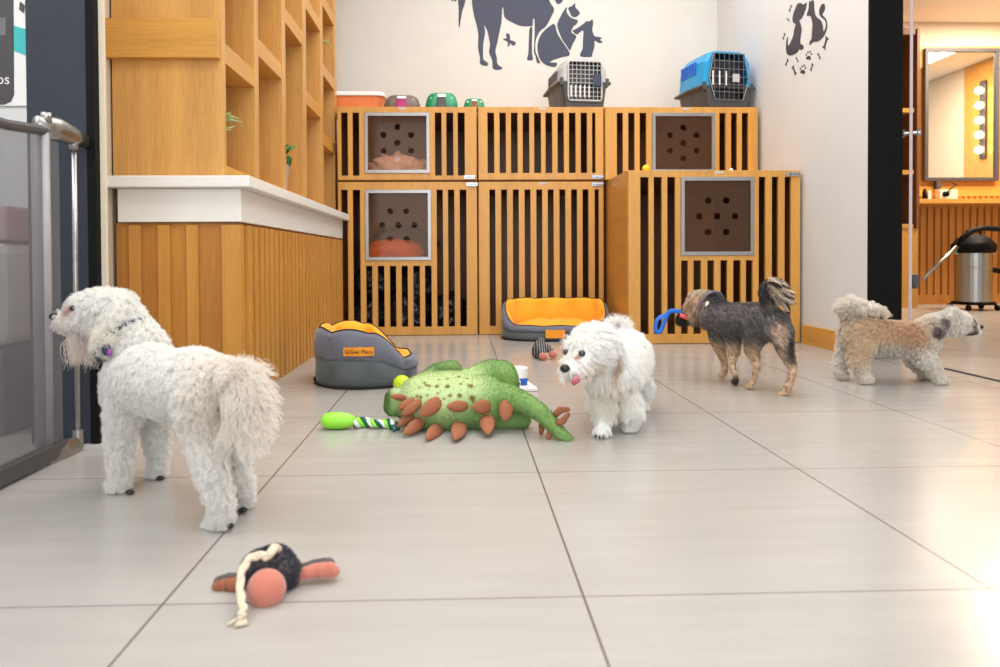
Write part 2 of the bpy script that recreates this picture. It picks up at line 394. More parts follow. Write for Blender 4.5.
k_tm = kennel('upper middle oak kennel of ten plain slat gaps under the grey pet carrier', .115, .918,   .985, 1.452, YK, YB,
       gp(3.334, 330, [(527, 549), (567, 588), (605, 627), (644, 666), (682, 705), (720, 742), (760, 781), (798, 820), (837, 858), (875, 886)]), 1.03, 1.412,
       latch=(.875, 1.004), plate=(X(543), 1.437))
k_tr = kennel('upper right oak kennel with steel framed window under the blue pet carrier', .925, 1.915,   .985, 1.452, YK, YB,
       gp(3.334, 600, [(57, 77), (95, 116), (133, 155), (398, 419), (437, 457), (473, 494)]), 1.015, 1.412,
       win=(X(652.2), X(714.6), 1.03, 1.412), plate=(X(686), 1.437), hexa=PI / 6)
k_bl = kennel('lower left oak kennel with window and black bags showing behind its slats', -.775, .108, .0, .978, YK, YB,
       gp(2.9, 330, [(33, 52), (67, 88), (310, 328), (343, 361), (377, 396)]), .055, .925,
       win=(X(365.5), X(431.4), .478, .925), below=gp(2.9, 330, [(104, 122), (138, 157), (173, 191), (207, 225), (241, 260), (275, 294)]), rail=.443,
       latch=(.075, .958), hexa=0)
k_bm = kennel('lower middle oak kennel of ten plain slat gaps behind the open pet bed', .115, .918, .0, .978, YK, YB,
       gp(2.9, 330, [(463, 480), (497, 514), (531, 548), (565, 582), (599, 616), (632, 649), (666, 683), (700, 717), (733, 750), (768, 780)]), .055, .925,
       latch=(.875, .958), plate=(X(543), .963))
YF = 3.996
g6 = lambda l: gp(2.67, 600, l, YF)
k_fr = kennel('oak kennel standing forward of the others with a square steel framed window', .94, 1.925, .0, .98, YF, 5.34,
       g6([(108, 130), (144, 165), (180, 201), (424, 442), (459, 476), (493, 510)]), at(700, 334, YF).z, at(700, 177, YF).z,
       win=(X(680.7, YF), X(753.9, YF), at(700, 255.5, YF).z, at(700, 177, YF).z), below=g6([(217, 235), (250, 270), (287, 305), (322, 340), (356, 376), (390, 408)]), rail=at(700, 260.5, YF).z,
       latch=(1.875, .955), plate=(X(719, YF), .965), hexa=0)
# ------------------------------------------------------------------ reception counter
ct = thing('reception_counter', (-.96, 3.6, 0), 'slat clad oak counter with a white worktop along the left wall', 'counter')
MB().box(-1.17, -.762, 2.472, 4.55, 0, .615).box(-1.17, -.79, 4.55, 4.85, 0, .615).build('body', M['slat2'], ct)
b = MB(); rnd = random.Random(4)
def slat_front(b0, b1):
    pass
b0, b1 = MB(), MB()
b1.box(-1.152, -.7621, 2.466, 2.4719, 0, .606).box(-.7619, -.760, 2.4905, 4.545, 0, .606)
x = -1.120
while x < -.86:
    b0.box(x, x + .040, 2.45, 2.4659, 0, .606); x += .096
b0.box(-.81, -.745, 2.45, 2.4659, 0, .606).box(-.7599, -.745, 2.466, 2.49, 0, .606)
y = 2.53
while y < 4.5:
    b0.box(-.7599, -.738, y, y + .038, 0, .606); y += .072
b0.build('raised_slats', M['slat'], ct, bevel=.0015, seg=1); b1.build('backing_panel', M['slat2'], ct)
MB().box(-1.153, -.742, 2.447, 4.54, .6165, .729).build('apron', M['white'], ct, bevel=.002)
MB().box(-1.172, -.70, 2.40, 4.545, .73, .768).box(-1.172, -.785, 4.545, 4.78, .73, .768).build('worktop', M['white'], ct, bevel=.003)
# ------------------------------------------------------------------ shelf unit on the counter
sh = thing('display_shelf', (-.98, 3.6, .768), 'tall open oak display shelf with staggered cubbies on the counter', 'shelf')
XF = -.80; XBK = -1.17
b = MB()
b.box(XBK, XF - .001, 2.455, 2.49, .769, CEIL - .01).build('end_panel', M['oak_shelf'], sh, bevel=.002)
b = MB(); b.box(-1.182, -.806, 2.425, 2.455, 1.163, 1.293).build('trim_band', M['oakx'], sh, bevel=.002)
b = MB()
CUB = [(2.49, 2.835), (2.89, 3.27), (3.335, 3.705), (3.78, 4.175), (4.245, 4.625)]
for (a0, a1), (n0, n1) in zip(CUB, CUB[1:] + [(4.70, 0)]):
    b.box(XBK + .012, XF, a1, n0, .769, CEIL - .01)
b.build('upright', M['oak_shelf'], sh, bevel=.001, seg=1)
for (a0, a1), L in zip(CUB, [[.768, 1.16, 1.62, 2.1, 2.6], [.768, 1.30, 1.76, 2.2, 2.65], [.768, 1.58, 2.05, 2.5], [.768, 1.30, 1.80, 2.3], [.768, 1.16, 1.57, 1.98, 2.4]]):
    for z in L:
        b = MB(); b.box(XBK + .012, XF - .002, a0 + .0003, a1 - .0003, z + .001, z + (.07 if z > 1 else .043)); b.build('shelf_board', M['oaky'], sh, bevel=.001, seg=1)
b = MB(); b.box(-1.185, XBK + .011, 2.4905, 4.70, .7695, CEIL - .01).build('back_panel', M['oak_shelf'], sh)

def leaf_mesh(b, p, d, L, w, droop=.3):
    p = Vector(p); d = Vector(d).normalized(); side = d.cross(Vector((0, 0, 1))).normalized(); rows = []
    for i in range(5):
        t = i / 4; c = p + d * (L * t) + Vector((0, 0, -droop * L * t * t)); ww = w * math.sin(PI * min(1, t * .92 + .06)) * .5
        rows.append([b.bm.verts.new(c - side * ww), b.bm.verts.new(c + Vector((0, 0, -ww * .35))), b.bm.verts.new(c + side * ww), b.bm.verts.new(c + Vector((0, 0, -ww * .35 + .0012)))])
    b.loft(rows)
def plant(name, label, loc, n, L, w, mat, pot, seed, potmat, h=.03):
    r = random.Random(seed); t = thing(name, loc, label, 'plant'); x, y, z = loc
    MB().lathe(loc, [(pot * .7, 0), (pot, h), (pot * .92, h), (pot * .85, h - .008)], 20).build('pot', potmat, t, smooth=False)
    b = MB()
    for i in range(n):
        a = r.uniform(0, 2 * PI); e = r.uniform(.2, 1.1); d = Vector((math.cos(a) * math.cos(e), math.sin(a) * math.cos(e), math.sin(e)))
        s0 = Vector((x, y, z + h - .008)); s1 = s0 + Vector((d.x * .4, d.y * .4, 1)) * L * r.uniform(.3, 1)
        b.tube([s0, (s0 + s1) / 2 + Vector((0, 0, .004)), s1], .0014, 5); leaf_mesh(b, s1, d, L * r.uniform(.6, 1), w, r.uniform(.1, .8))
    b.build('foliage', mat, t, smooth=True)
plant('potted_plant', 'small cream leafed plant in the nearest low shelf cubby', (-.85, 2.54, .812), 22, .085, .034, M['leaf_y'], .026, 3, M['pot'], .10)
plant('potted_plant', 'trailing green plant in a grey pot in the tall shelf cubby', (-.832, 3.385, .812), 11, .11, .05, M['leaf'], .030, 8, M['pot'], .12)
plant('potted_plant', 'small pale green plant high in the farthest shelf cubbies', (-.85, 4.30, 1.64), 14, .10, .03, M['leaf_y'], .03, 5, M['pot'], .07)

# ------------------------------------------------------------------ things on the kennels
ZT = 1.4525
tr = thing('litter_tray', (-.69, 4.91, ZT), 'orange litter tray with a white rim on the upper left kennel', 'litter tray')
def rrect(cx, cy, hx, hy, r, z, n=6):
    P = []
    for qx, qy, a0 in ((1, 1, 0), (-1, 1, PI / 2), (-1, -1, PI), (1, -1, 1.5 * PI)):
        for k in range(n + 1):
            a = a0 + PI / 2 * k / n; P.append((cx + qx * (hx - r) + r * math.cos(a), cy + qy * (hy - r) + r * math.sin(a), z))
    return P
def rloft(b, secs, cap=True):
    R = [[b.bm.verts.new(p) for p in rrect(*s)] for s in secs]; return b.loft(R, cap)
b = MB(); c = (-.69, 4.91)
rloft(b, [(*c, .16, .13, .04, ZT), (*c, .185, .155, .05, ZT + .11), (*c, .181, .151, .05, ZT + .11), (*c, .155, .125, .04, ZT + .006)])
b.build('tub', M['orange_pl'], tr, smooth=False, bevel=.002)
b = MB(); rloft(b, [(*c, .197, .167, .055, ZT + .111), (*c, .197, .167, .055, ZT + .123), (*c, .186, .156, .05, ZT + .140), (*c, .178, .148, .05, ZT + .140), (*c, .178, .148, .05, ZT + .115)])
b.build('rim', M['white'], tr, bevel=.002)
def dome(name, label, cx, cy, hx, hy, h, mat, acc, inner):
    t = thing(name, (cx, cy, ZT), label, 'litter box lid', 'small domed pet boxes on the kennels')
    b = MB(); rloft(b, [(cx, cy, hx, hy, .04, ZT), (cx, cy, hx * .98, hy * .98, .045, ZT + h * .35), (cx, cy, hx * .88, hy * .88, .05, ZT + h * .75), (cx, cy, hx * .72, hy * .72, .05, ZT + h * .97), (cx, cy, hx * .55, hy * .55, .04, ZT + h)])
    o = b.build('shell', mat, t, smooth=True, bevel=.002)
    b = MB(); rloft(b, [(cx, cy - hy * .99, hx * .33, .008, .006, ZT + .001), (cx, cy - hy * .93, hx * .25, .008, .006, ZT + h * .62)]); b.build('opening_trim', acc, t)
    b = MB(); rloft(b, [(cx, cy - hy * .95, hx * .26, .005, .004, ZT + h * .68), (cx, cy - hy * .9, hx * .24, .005, .004, ZT + h * .86)]); b.build('label_sticker', M['white'], t)
    b = MB(); rloft(b, [(cx, cy, hx * 1.02, hy * 1.02, .042, ZT + .0005), (cx, cy, hx * 1.02, hy * 1.02, .042, ZT + h * .13)]); b.build('base_rim', inner, t, bevel=.001)
    for s in (-1, 1):
        MB().ell((cx + s * hx * .62, cy - hy * .84, ZT + h * .62), (.006, .003, .006)).build('clip', M['white'], t)
dome('domed_pet_box', 'taupe domed box with a magenta opening beside the orange tray', X(403, 4.66), 4.70, .118, .085, .092, M['brown_pl'], M['magenta'], M['rust'])
dome('domed_pet_box', 'larger green domed box, taller of the two green ones', X(442.5, 4.66), 4.70, .106, .085, .108, M['green_pl'], M['plastic_dk'], M['teal_dk'])
dome('domed_pet_box', 'smaller green domed box, lower of the two green ones', X(475, 4.66), 4.69, .070, .06, .074, M['green_pl'], M['rust'], M['teal_dk'])
def carrier(cx, y0, w, h, L, top, bot, door, label, yaw, opened=False, bars=3, handle=None, hexdoor=False):
    t = thing('pet_carrier', (cx, y0 + L / 2, ZT), label, 'pet carrier', 'pet carriers on the kennels')
    Rm = Matrix.Translation((cx, y0, 0)) @ Matrix.Rotation(yaw, 4, 'Z') @ Matrix.Translation((0, 0, ZT))
    P = lambda x, y, z: Rm @ Vector((x, y, z))
    hm = h * (.36 if hexdoor else .5)        # seam height
    # section outlines in x-z; front face at y=0
    def sec(y, k, part, f=1):
        hw = w / 2 * k
        if part == 'b': o = [(-hw * .80, 0), (hw * .80, 0), (hw * .93, hm * .9), (hw, hm), (-hw, hm), (-hw * .93, hm * .9)]
        else: o = [(hw * .97, hm + .002), (hw * .90, h * .80 * f), (hw * .70, h * .96 * f), (hw * .5, h * f), (-hw * .5, h * f), (-hw * .70, h * .96 * f), (-hw * .90, h * .80 * f), (-hw * .97, hm + .002)]
        return o
    def shellpart(part, mat, name):
        b = MB(); rings = []
        for y, k, f in ((.0, .90, .97), (.02, .97, .99), (.06, 1, 1), (L * .5, 1.03, 1.0), (L - .05, 1, 1), (L, .9, .95)):
            rings.append([b.bm.verts.new(P(x, y, z)) for x, z in sec(y, k, part, f)])
        b.loft(rings, cap=False)
        b.bm.faces.new(rings[-1])
        return b
    b = shellpart('b', bot, ''); 
    # front face: frame round the door opening
    dw, d0, d1 = w * (.37 if hexdoor else .33), h * .14, h * (.93 if hexdoor else .91)
    if hexdoor: dl = [(-dw * .72, d0), (dw * .72, d0), (dw * 1.02, h * .5), (dw * .80, d1), (-dw * .80, d1), (-dw * 1.02, h * .5)]
    else: dl = [(-dw * .93, d0), (dw * .93, d0), (dw, d0 + .02), (dw, d1 - .02), (dw * .9, d1), (-dw * .9, d1), (-dw, d1 - .02), (-dw, d0 + .02)]
    def clip(poly, zc, keep_low):
        out = []
        for i in range(len(poly)):
            a, c = poly[i - 1], poly[i]; ia = (a[1] <= zc) == keep_low; ic = (c[1] <= zc) == keep_low
            if ia != ic: s_ = (zc - a[1]) / (c[1] - a[1]); out.append((a[0] + (c[0] - a[0]) * s_, zc))
            if ic: out.append(c)
        return out
    F = Rm @ Matrix.Translation((0, .004, 0)) @ Matrix.Rotation(PI / 2, 4, 'X')
    def front(part, bb):
        o = sec(0, .90, part, .97); dd = clip(dl, hm if part == 'b' else hm + .002, part == 'b')
        # outline with a notch: walk outline, then the door edge
        if part == 'b':
            lo = [p for p in o if p[1] < hm - 1e-6]
            e = sorted([p for p in dd if abs(p[1] - hm) < 1e-6]); rest = [p for p in dl if p[1] < hm]
            rest = sorted(rest, key=lambda p: math.atan2(p[1] - hm, p[0]))  # left to right along the bottom
            hw = w / 2 * .9
            poly = [(-hw, hm), (-hw * .93, hm * .9), (-hw * .8, 0), (hw * .8, 0), (hw * .93, hm * .9), (hw, hm), e[1]] + list(reversed(rest)) + [e[0]]
        else:
            e = sorted([p for p in dd if abs(p[1] - hm - .002) < 1e-6]); rest = [p for p in dl if p[1] > hm]
            rest = sorted(rest, key=lambda p: -math.atan2(p[1] - hm, p[0]))
            poly = [p for p in o] + [e[0]] + rest + [e[1]]
        bb.slab(poly, [], F, .006)
    front('b', b); b.build('base_shell', bot, t, bevel=.003)
    b = shellpart('t', top, ''); front('t', b); tp = b.build('top_shell', top, t, bevel=.003)
    b = MB(); pts = []
    for x, y in ((-.5, .0), (.5, 0), (.53, L * .5), (.5, L), (-.5, L), (-.53, L * .5)): pts.append(P(x * w * 1.03, y if 0 < y < L else y, hm))
    b.tube(pts, .009, 8, close=True, flat=.8).build('seam_rim', bot if hexdoor else door, t)
    MB().box(-w * .36, w * .36, .05, .056, h * .10, h * .88, Rm).build('inner_shade_panel', M['navy'] if hexdoor else M['plastic_dk'], t)  # added dark panel, stands in for the shade inside the carrier
    b = MB(); n = 5 if hexdoor else 7
    loop = [P(x, -.012, z) for x, z in dl]; b.tube(loop, .006 if not hexdoor else .003, 8, close=True)
    hwz = lambda z: max(abs(x) for x in [dw]) * (1 if not hexdoor else (.72 + .30 * min(1, (z - d0) / (h * .5 - d0)) if z < h * .5 else 1.02 - .22 * (z - h * .5) / (d1 - h * .5)))
    nx = 7
    for i in range(1, nx + 1):
        x = -dw + 2 * dw * i / (nx + 1)
        za, zb = d0, d1
        if hexdoor and abs(x) > dw * .72: za = d0 + (abs(x) / dw - .72) / .30 * (h * .5 - d0)
        b.cyl(P(x, -.012, za), P(x, -.012, zb), .0022, n=6)
    for i in range(1, 9 if not hexdoor else 6):
        z = d0 + (d1 - d0) * i / (9 if not hexdoor else 6); q = hwz(z)
        b.cyl(P(-q, -.014, z), P(q, -.014, z), .0022, n=6)
    g = b.build('grille_door', M['steel'] if hexdoor else M['plastic_lg'], t)
    b = MB()
    for i in range(bars):
        x = -dw * .86 + i * dw * (.34 if hexdoor else .27); q0, q1 = (h * .38, h * .62) if hexdoor else (h * .20, h * .43)
        b.cyl(P(x, -.019, q0), P(x, -.019, q1), .0048, n=8)
    b.build('white_grip', M['white'], g)
    b = MB()
    if hexdoor: b.box(dw * .15, dw * .5, -.024, -.016, h * .44, h * .58, Rm)
    else: b.box(dw * .48, dw * .95, -.026, -.016, h * .42, h * .66, Rm)
    b.build('door_latch', M['plastic_lg'] if hexdoor else M['decal'], g, bevel=.002)
    b = MB()
    for s in (-1, 1): MB().box(s * w * .45 - .012, s * w * .45 + .012, -.006, .012, hm - .02, hm + .03, Rm).build('side_clip', bot, t, bevel=.003)
    for s in (-1, 1):
        b = MB()
        if hexdoor:
            for i in range(6): b.box(s * w * .47 - .006, s * w * .47 + .006, .10 + i * .035, .12 + i * .035, h * .62, h * .84, Rm)
        else:
            for i in range(5): b.box(s * w * .48 - .006, s * w * .48 + .006, .09 + i * .045, .11 + i * .045, h * .60, h * .78, Rm)
        b.build('side_vent', door if not hexdoor else M['blue'], tp, bevel=.001)
carrier(X(585, 4.60), 4.60, .335, .325, .40, M['plastic_lg'], M['plastic_dk'], M['plastic_dk'], 'light grey pet carrier with dark grey base and square grille door', math.radians(7), bars=5)
carrier(X(728, 4.60), 4.60, .37, .375, .36, M['blue_pl'], M['plastic_dk'], M['blue'], 'bright blue pet carrier with dark base and six sided wire door', math.radians(10), hexdoor=True)
# ------------------------------------------------------------------ wall stickers
def poly(s, ox, oy, pts): return [(ox + x / s, oy + y / s) for x, y in pts]
def smooth_loop(p, n=3):                      # Catmull-Rom through the outline points
    out = []
    N = len(p)
    for i in range(N):
        p0, p1, p2, p3 = [Vector(p[(i + k) % N]) for k in (-1, 0, 1, 2)]
        for k in range(n):
            t = k / n; out.append(.5 * ((2 * p1) + (p2 - p0) * t + (2 * p0 - 5 * p1 + 4 * p2 - p3) * t * t + (3 * p1 - p0 - 3 * p2 + p3) * t ** 3))
    return [tuple(q) for q in out]
YW = 5.36
def decal_back(name, label, polys, mat, cat='wall sticker', group=None):
    b = MB(); rx, rz = [], []
    for pl in polys:
        q = [at(u, max(v, -70), YW) for u, v in smooth_loop(pl)]
        b.slab([(p.x, p.z) for p in q], [], Matrix.Translation((0, YW - .0005, 0)) @ Matrix.Rotation(PI / 2, 4, 'X'), .0015)
        rx += [p.x for p in q]; rz += [p.z for p in q]
    o = b.build(name, mat, origin=(sum(rx) / len(rx), YW, sum(rz) / len(rz))); return tag(o, label, cat, group)
H = lambda pts: poly(5.556, 440, 0, pts)
decal_back('horse_sticker', 'large navy long legged horse silhouette sticker, biggest on the back wall', [
    H([(185, -120), (178, -40), (178, 20), (190, 90), (206, 150), (213, 200), (212, 270), (222, 320), (222, 352), (240, 364), (262, 366), (268, 356), (262, 346), (250, 338), (240, 322), (240, 250), (248, 200), (250, 170), (245, 140),
       (262, 170), (270, 205), (278, 250), (272, 290), (290, 335), (292, 376), (310, 388), (338, 386), (346, 376), (330, 366), (318, 350), (316, 320), (308, 285), (318, 240), (330, 180), (342, 120), (345, 60), (352, 40),
       (358, 95), (400, 125), (450, 145), (500, 146), (515, 142), (516, 110), (524, 105), (526, 150), (524, 240), (522, 290), (530, 310), (536, 340), (545, 352), (556, 350), (545, 320), (532, 290), (530, 240), (540, 200), (560, 170), (590, 145), (620, 90), (634, 50), (610, 10), (600, -60), (640, -110), (660, -180), (560, -160), (400, -100), (280, -130)]),
    H([(497, 160), (513, 155), (511, 230), (512, 300), (517, 328), (508, 335), (486, 334), (484, 322), (490, 300), (493, 240)]),
    H([(640, -40), (690, -60), (684, 0), (658, 24), (640, 4)]),
    H([(100, -60), (150, -80), (140, 10), (122, 70), (108, 155), (103, 120), (104, 50)]),
    H([(60, -40), (98, -60), (96, -10), (84, 12), (80, 0), (66, 6)])], M['decal'])
decal_back('cat_sticker', 'navy sitting cat silhouette sticker behind the grey carrier', [
    H([(640, 372), (590, 362), (556, 330), (542, 280), (545, 230), (570, 180), (610, 145), (636, 134), (650, 180), (672, 220), (700, 260), (718, 290), (716, 310), (680, 318), (640, 330), (610, 345), (630, 348), (650, 350)]),
    H([(655, 160), (652, 130), (668, 95), (690, 55), (706, 40), (704, 70), (730, 100), (764, 112), (760, 132), (740, 150), (730, 180), (752, 195), (756, 210), (735, 250), (722, 280), (700, 250), (676, 215)]),
    H([(720, 66), (712, 44), (732, 34), (750, 18), (752, 40), (772, 62), (776, 78), (752, 96), (732, 90)])], M['decal'])
decal_back('rabbit_sticker', 'navy long eared small animal silhouette sticker above the grey carrier', [
    H([(736, 172), (760, 158), (800, 130), (812, 118), (830, 118), (848, 108), (850, 140), (846, 165), (858, 200), (888, 206), (900, 214), (888, 220), (904, 236), (880, 238), (860, 226), (858, 260), (846, 300), (840, 316), (778, 312), (792, 270), (794, 220), (796, 172), (776, 180), (760, 192)])], M['decal'])
decal_back('butterfly_sticker', 'small navy butterfly sticker between the horse legs', [
    H([(366, 190), (382, 186), (390, 206), (390, 222), (404, 226), (420, 236), (416, 252), (400, 252), (392, 240), (384, 256), (374, 258), (378, 238), (364, 226), (350, 220), (356, 214), (370, 212)])], M['decal'])
XW = 1.94
def at_x(u, v, x):
    d = ROT.transposed() @ Vector(((u - CX) / FPX, (v - CY) / FPX, 1)); return Vector((0, 0, CAM_H)) + d * (x / d.x)
def decal_right(name, label, polys, group=None, holes=None):
    b = MB(); ry, rz = [], []
    for i, pl in enumerate(polys):
        q = [at_x(u, v, XW) for u, v in smooth_loop(pl)]
        b.slab([(p.y, p.z) for p in q], [], Matrix(((0, 0, -1, XW), (1, 0, 0, 0), (0, 1, 0, 0), (0, 0, 0, 1))), .0015)
        ry += [p.y for p in q]; rz += [p.z for p in q]
    o = b.build(name, M['decal2'], origin=(XW, sum(ry) / len(ry), sum(rz) / len(rz))); return tag(o, label, 'wall sticker', group)
K = lambda pts: poly(7.414, 770, 0, pts)
decal_right('dog_sticker', 'charcoal sitting dog silhouette sticker facing the cat one', [
    K([(230, 22), (250, 34), (272, 18), (268, 60), (250, 110), (232, 142), (218, 152), (228, 180), (236, 220), (230, 260), (226, 320), (246, 336), (250, 356), (236, 370), (214, 366), (212, 378), (190, 398), (152, 412), (128, 400), (120, 360), (122, 300), (134, 272), (132, 310), (138, 340), (150, 320), (172, 270), (180, 220), (192, 180), (178, 172), (168, 150), (172, 110), (190, 60), (206, 28)])])
decal_right('cat_sticker', 'charcoal sitting cat silhouette sticker with a curled tail', [
    K([(292, 6), (302, 14), (318, -4), (328, 20), (330, 70), (342, 120), (376, 150), (392, 190), (396, 230), (408, 220), (416, 180), (408, 150), (384, 130), (366, 104), (370, 60), (392, 26), (408, 40), (406, 76), (390, 110), (416, 140), (426, 190), (414, 240), (394, 276), (360, 306), (322, 312), (306, 326), (292, 332), (296, 306), (308, 290), (312, 240), (316, 180), (306, 130), (296, 118), (276, 118), (276, 98), (288, 60)])])
def bone(c, w, ang):
    n = [(-1, -.45), (-.82, -.62), (-.6, -.3), (.6, -.3), (.82, -.62), (1, -.45), (.9, 0), (1, .45), (.82, .62), (.6, .3), (-.6, .3), (-.82, .62), (-1, .45), (-.9, 0)]
    ca, sa = math.cos(ang), math.sin(ang)
    return K([(c[0] + .55 * w * (x * ca - y * .8 * sa), c[1] + w * (x * sa + y * .8 * ca)) for x, y in n])
for c, w, a, l in [((152, 62), 28, -1.0, 'small charcoal bone sticker highest on the wall beside the dog one'), ((136, 146), 18, .5, 'tiny charcoal bone sticker left of the dog one at shoulder height'), ((104, 270), 26, -1.1, 'charcoal bone sticker left of the dog sticker near its back'),
                ((413, 318), 50, -1.1, 'largest charcoal bone sticker, under the tail of the cat one'), ((126, 462), 28, -1.0, 'charcoal bone sticker lowest on the left below the dog one'), ((202, 442), 22, .9, 'charcoal bone sticker just under the feet of the dog one'),
                ((180, 522), 38, 1.0, 'charcoal bone sticker at the bottom left beside the lower paw print'), ((310, 498), 30, -1.1, 'charcoal bone sticker at the bottom right beside the lower paw print'), ((365, 416), 26, .9, 'charcoal bone sticker right of the upper paw print')]:
    decal_right('bone_sticker', l, [bone(c, w, a)], 'bone stickers round the dog and cat stickers')
for (cx_, cy_), l in (((290, 412), 'upper charcoal paw print sticker under the cat sticker'), ((247, 516), 'lower charcoal paw print sticker at the bottom of the ring')):
    pl = [K([(cx_ - 12, cy_ + 30), (cx_ - 22, cy_ + 18), (cx_ - 8, cy_ + 2), (cx_ + 6, cy_ + 4), (cx_ + 14, cy_ + 18), (cx_ + 8, cy_ + 34), (cx_, cy_ + 28)])]
    for dx, dy in ((-20, -6), (-8, -24), (8, -30), (18, -12)): pl.append(K([(cx_ + dx - 5, cy_ + dy), (cx_ + dx, cy_ + dy - 9), (cx_ + dx + 5, cy_ + dy), (cx_ + dx, cy_ + dy + 9)]))
    decal_right('paw_print_sticker', l, pl, 'paw print stickers')
# ------------------------------------------------------------------ safety gate in the left doorway
gt = thing('safety_gate', (-1.0, 1.6, 0), 'grey framed see through mesh safety gate across the left doorway', 'gate')
GX = -.99
MB().slab([(.2, .045), (1.80, .045), (1.80, .785), (.2, .785)], [], Matrix(((0, 0, 1, GX), (1, 0, 0, 0), (0, 1, 0, 0), (0, 0, 0, 1))), .0012).build('mesh_screen', M['screen'], gt)
MB().tube([(GX, .2, .786), (GX, 1.6, .786), (GX, 1.76, .80)], .012, 10, flat=.7).build('top_rail', M['plastic_dk'], gt)
MB().box(GX - .014, GX + .014, .2, 1.80, .008, .045).build('bottom_rail', M['plastic_dk'], gt, bevel=.003)
b = MB(); b.cyl((GX - .012, 1.745, .04), (GX - .012, 1.745, .80), .020, n=20).build('roller_post', plain('satin_grey_paint', (150, 148, 152), .4), gt, smooth=True)
b = MB(); b.cyl((-.985, 1.862, .01), (-.985, 1.862, .80), .0065, n=14).build('pole', M['steel'], gt, smooth=True)
b = MB(); b.tube([(-1.0, 1.73, .805), (-.99, 1.80, .812), (-.985, 1.865, .806), (-.985, 1.922, .80)], [.026, .03, .024, .018], 14, flat=.6)
b.cyl((-.985, 1.862, .77), (-.985, 1.862, .80), .011, n=14).cyl((-.99, 1.75, .82), (-.99, 1.75, .842), .012, n=12)
b.build('top_bracket', M['steel'], gt, smooth=True)
b = MB(); b.box(-1.0, -.972, 1.848, 1.924, .285, .33).cyl((-.985, 1.862, .275), (-.985, 1.862, .34), .013, n=14).cyl((-.985, 1.905, .307), (-.97, 1.905, .307), .006, n=8); b.build('middle_bracket', M['plastic_dk'], gt, bevel=.002)
b = MB(); b.tube([(-.995, 1.73, .012), (-.985, 1.80, .014), (-.985, 1.865, .012)], [.03, .03, .024], 12, flat=.5).cyl((-.985, 1.862, .01), (-.985, 1.862, .055), .013, n=14).build('foot_bracket', M['steel'], gt)
# side room: things seen through the gate
pf = lambda u, v, x: at_x(u, v, x)
def flat_x(name, label, cat, x, boxes):       # boards standing on the side room's wall
    y0 = min(q[0] for q in boxes); z0 = min(q[2] for q in boxes)
    t = thing(name, (x, (min(q[0] for q in boxes) + max(q[1] for q in boxes)) / 2, z0), label, cat)
    return t
# poster panel on the cross wall of the side room (faces the camera)
YP = 3.1
pu = lambda u, v: at(u, v, YP - .005)
t = thing('poster', (pu(10, 60).x, YP - .01, 1.1), 'white poster with a teal band and a black rounded panel in the side room', 'poster')
def quad(b, P, th=.006): 
    q = [pu(*p) for p in P]; b.slab([(p.x, p.z) for p in q], [], Matrix.Translation((0, YP - .004 - th * 0, 0)) @ Matrix.Rotation(PI / 2, 4, 'X'), th); return b
quad(MB(), [(-40, -60), (36, -60), (36, 106), (-40, 106)]).build('backing', M['white'], t)
def quad2(P, off, mat, name):
    b = MB(); q = [pu(*p) for p in P]; b.slab([(p.x, p.z) for p in q], [], Matrix.Translation((0, YP - .0105 - off, 0)) @ Matrix.Rotation(PI / 2, 4, 'X'), .001); return b.build(name, mat, t)
teal = plain('teal_print', (60, 184, 182), .6)
quad2([(14, 26), (36, 32), (36, 60), (14, 51)], 0, teal, 'teal_band')
quad2([(-40, -60), (14, -60), (15, 95), (12, 102), (5, 105), (-40, 106)], .0, M['plastic_dk'], 'black_panel')
quad2([(-10, 18), (7, 18), (7, 36), (-10, 36)], .0015, plain('mid_grey_print', (110, 108, 112), .6), 'grey_print')
quad2([(21, 2), (26, 6), (25, 14), (20, 10)], .0015, M['plastic_dk'], 'small_print')
# lettering
def text(body, loc, size, mat, parent, name='lettering', rot=(PI / 2, 0, 0), ext=.0006, align='CENTER', Mx=None):
    cu = bpy.data.curves.new(name, 'FONT'); cu.body = body; cu.size = size; cu.extrude = ext; cu.align_x = align; cu.align_y = 'CENTER'; cu.resolution_u = 3
    tmp = bpy.data.objects.new('tmp', cu); COL.objects.link(tmp); dg = bpy.context.evaluated_depsgraph_get(); dg.update()
    me = bpy.data.meshes.new_from_object(tmp.evaluated_get(dg)); bpy.data.objects.remove(tmp)
    me.transform(Mx if Mx else (Matrix.Translation(loc) @ Euler(rot).to_matrix().to_4x4())); me.materials.clear(); me.materials.append(mat)
    return link_mesh(name, me, parent)
p = pu(4, 80); text('os', (p.x, YP - .0125, p.z), .062, M['white'], t)
p = pu(26, 37); text('PRINTS', (p.x, YP - .0125, p.z), .0001, M['white'], t) if False else None
# mauve band and pale cushioned bench back
t = thing('padded_bench', (-2.1, 2.25, 0), 'pale grey padded bench with a mauve upper band seen through the gate', 'bench')
b = MB(); b.box(-2.92, -1.27, 2.02, 2.50, .0, .245).build('base', M['plastic_dk'], t, bevel=.01)
b = MB(); b.box(-2.92, -1.26, 2.00, 2.52, .25, .54).build('cushion', M['wallw'], t, bevel=.03)
b = MB(); b.box(-2.92, -1.26, 2.03, 2.50, .545, .643).build('mauve_band', M['mauve'], t, bevel=.01)
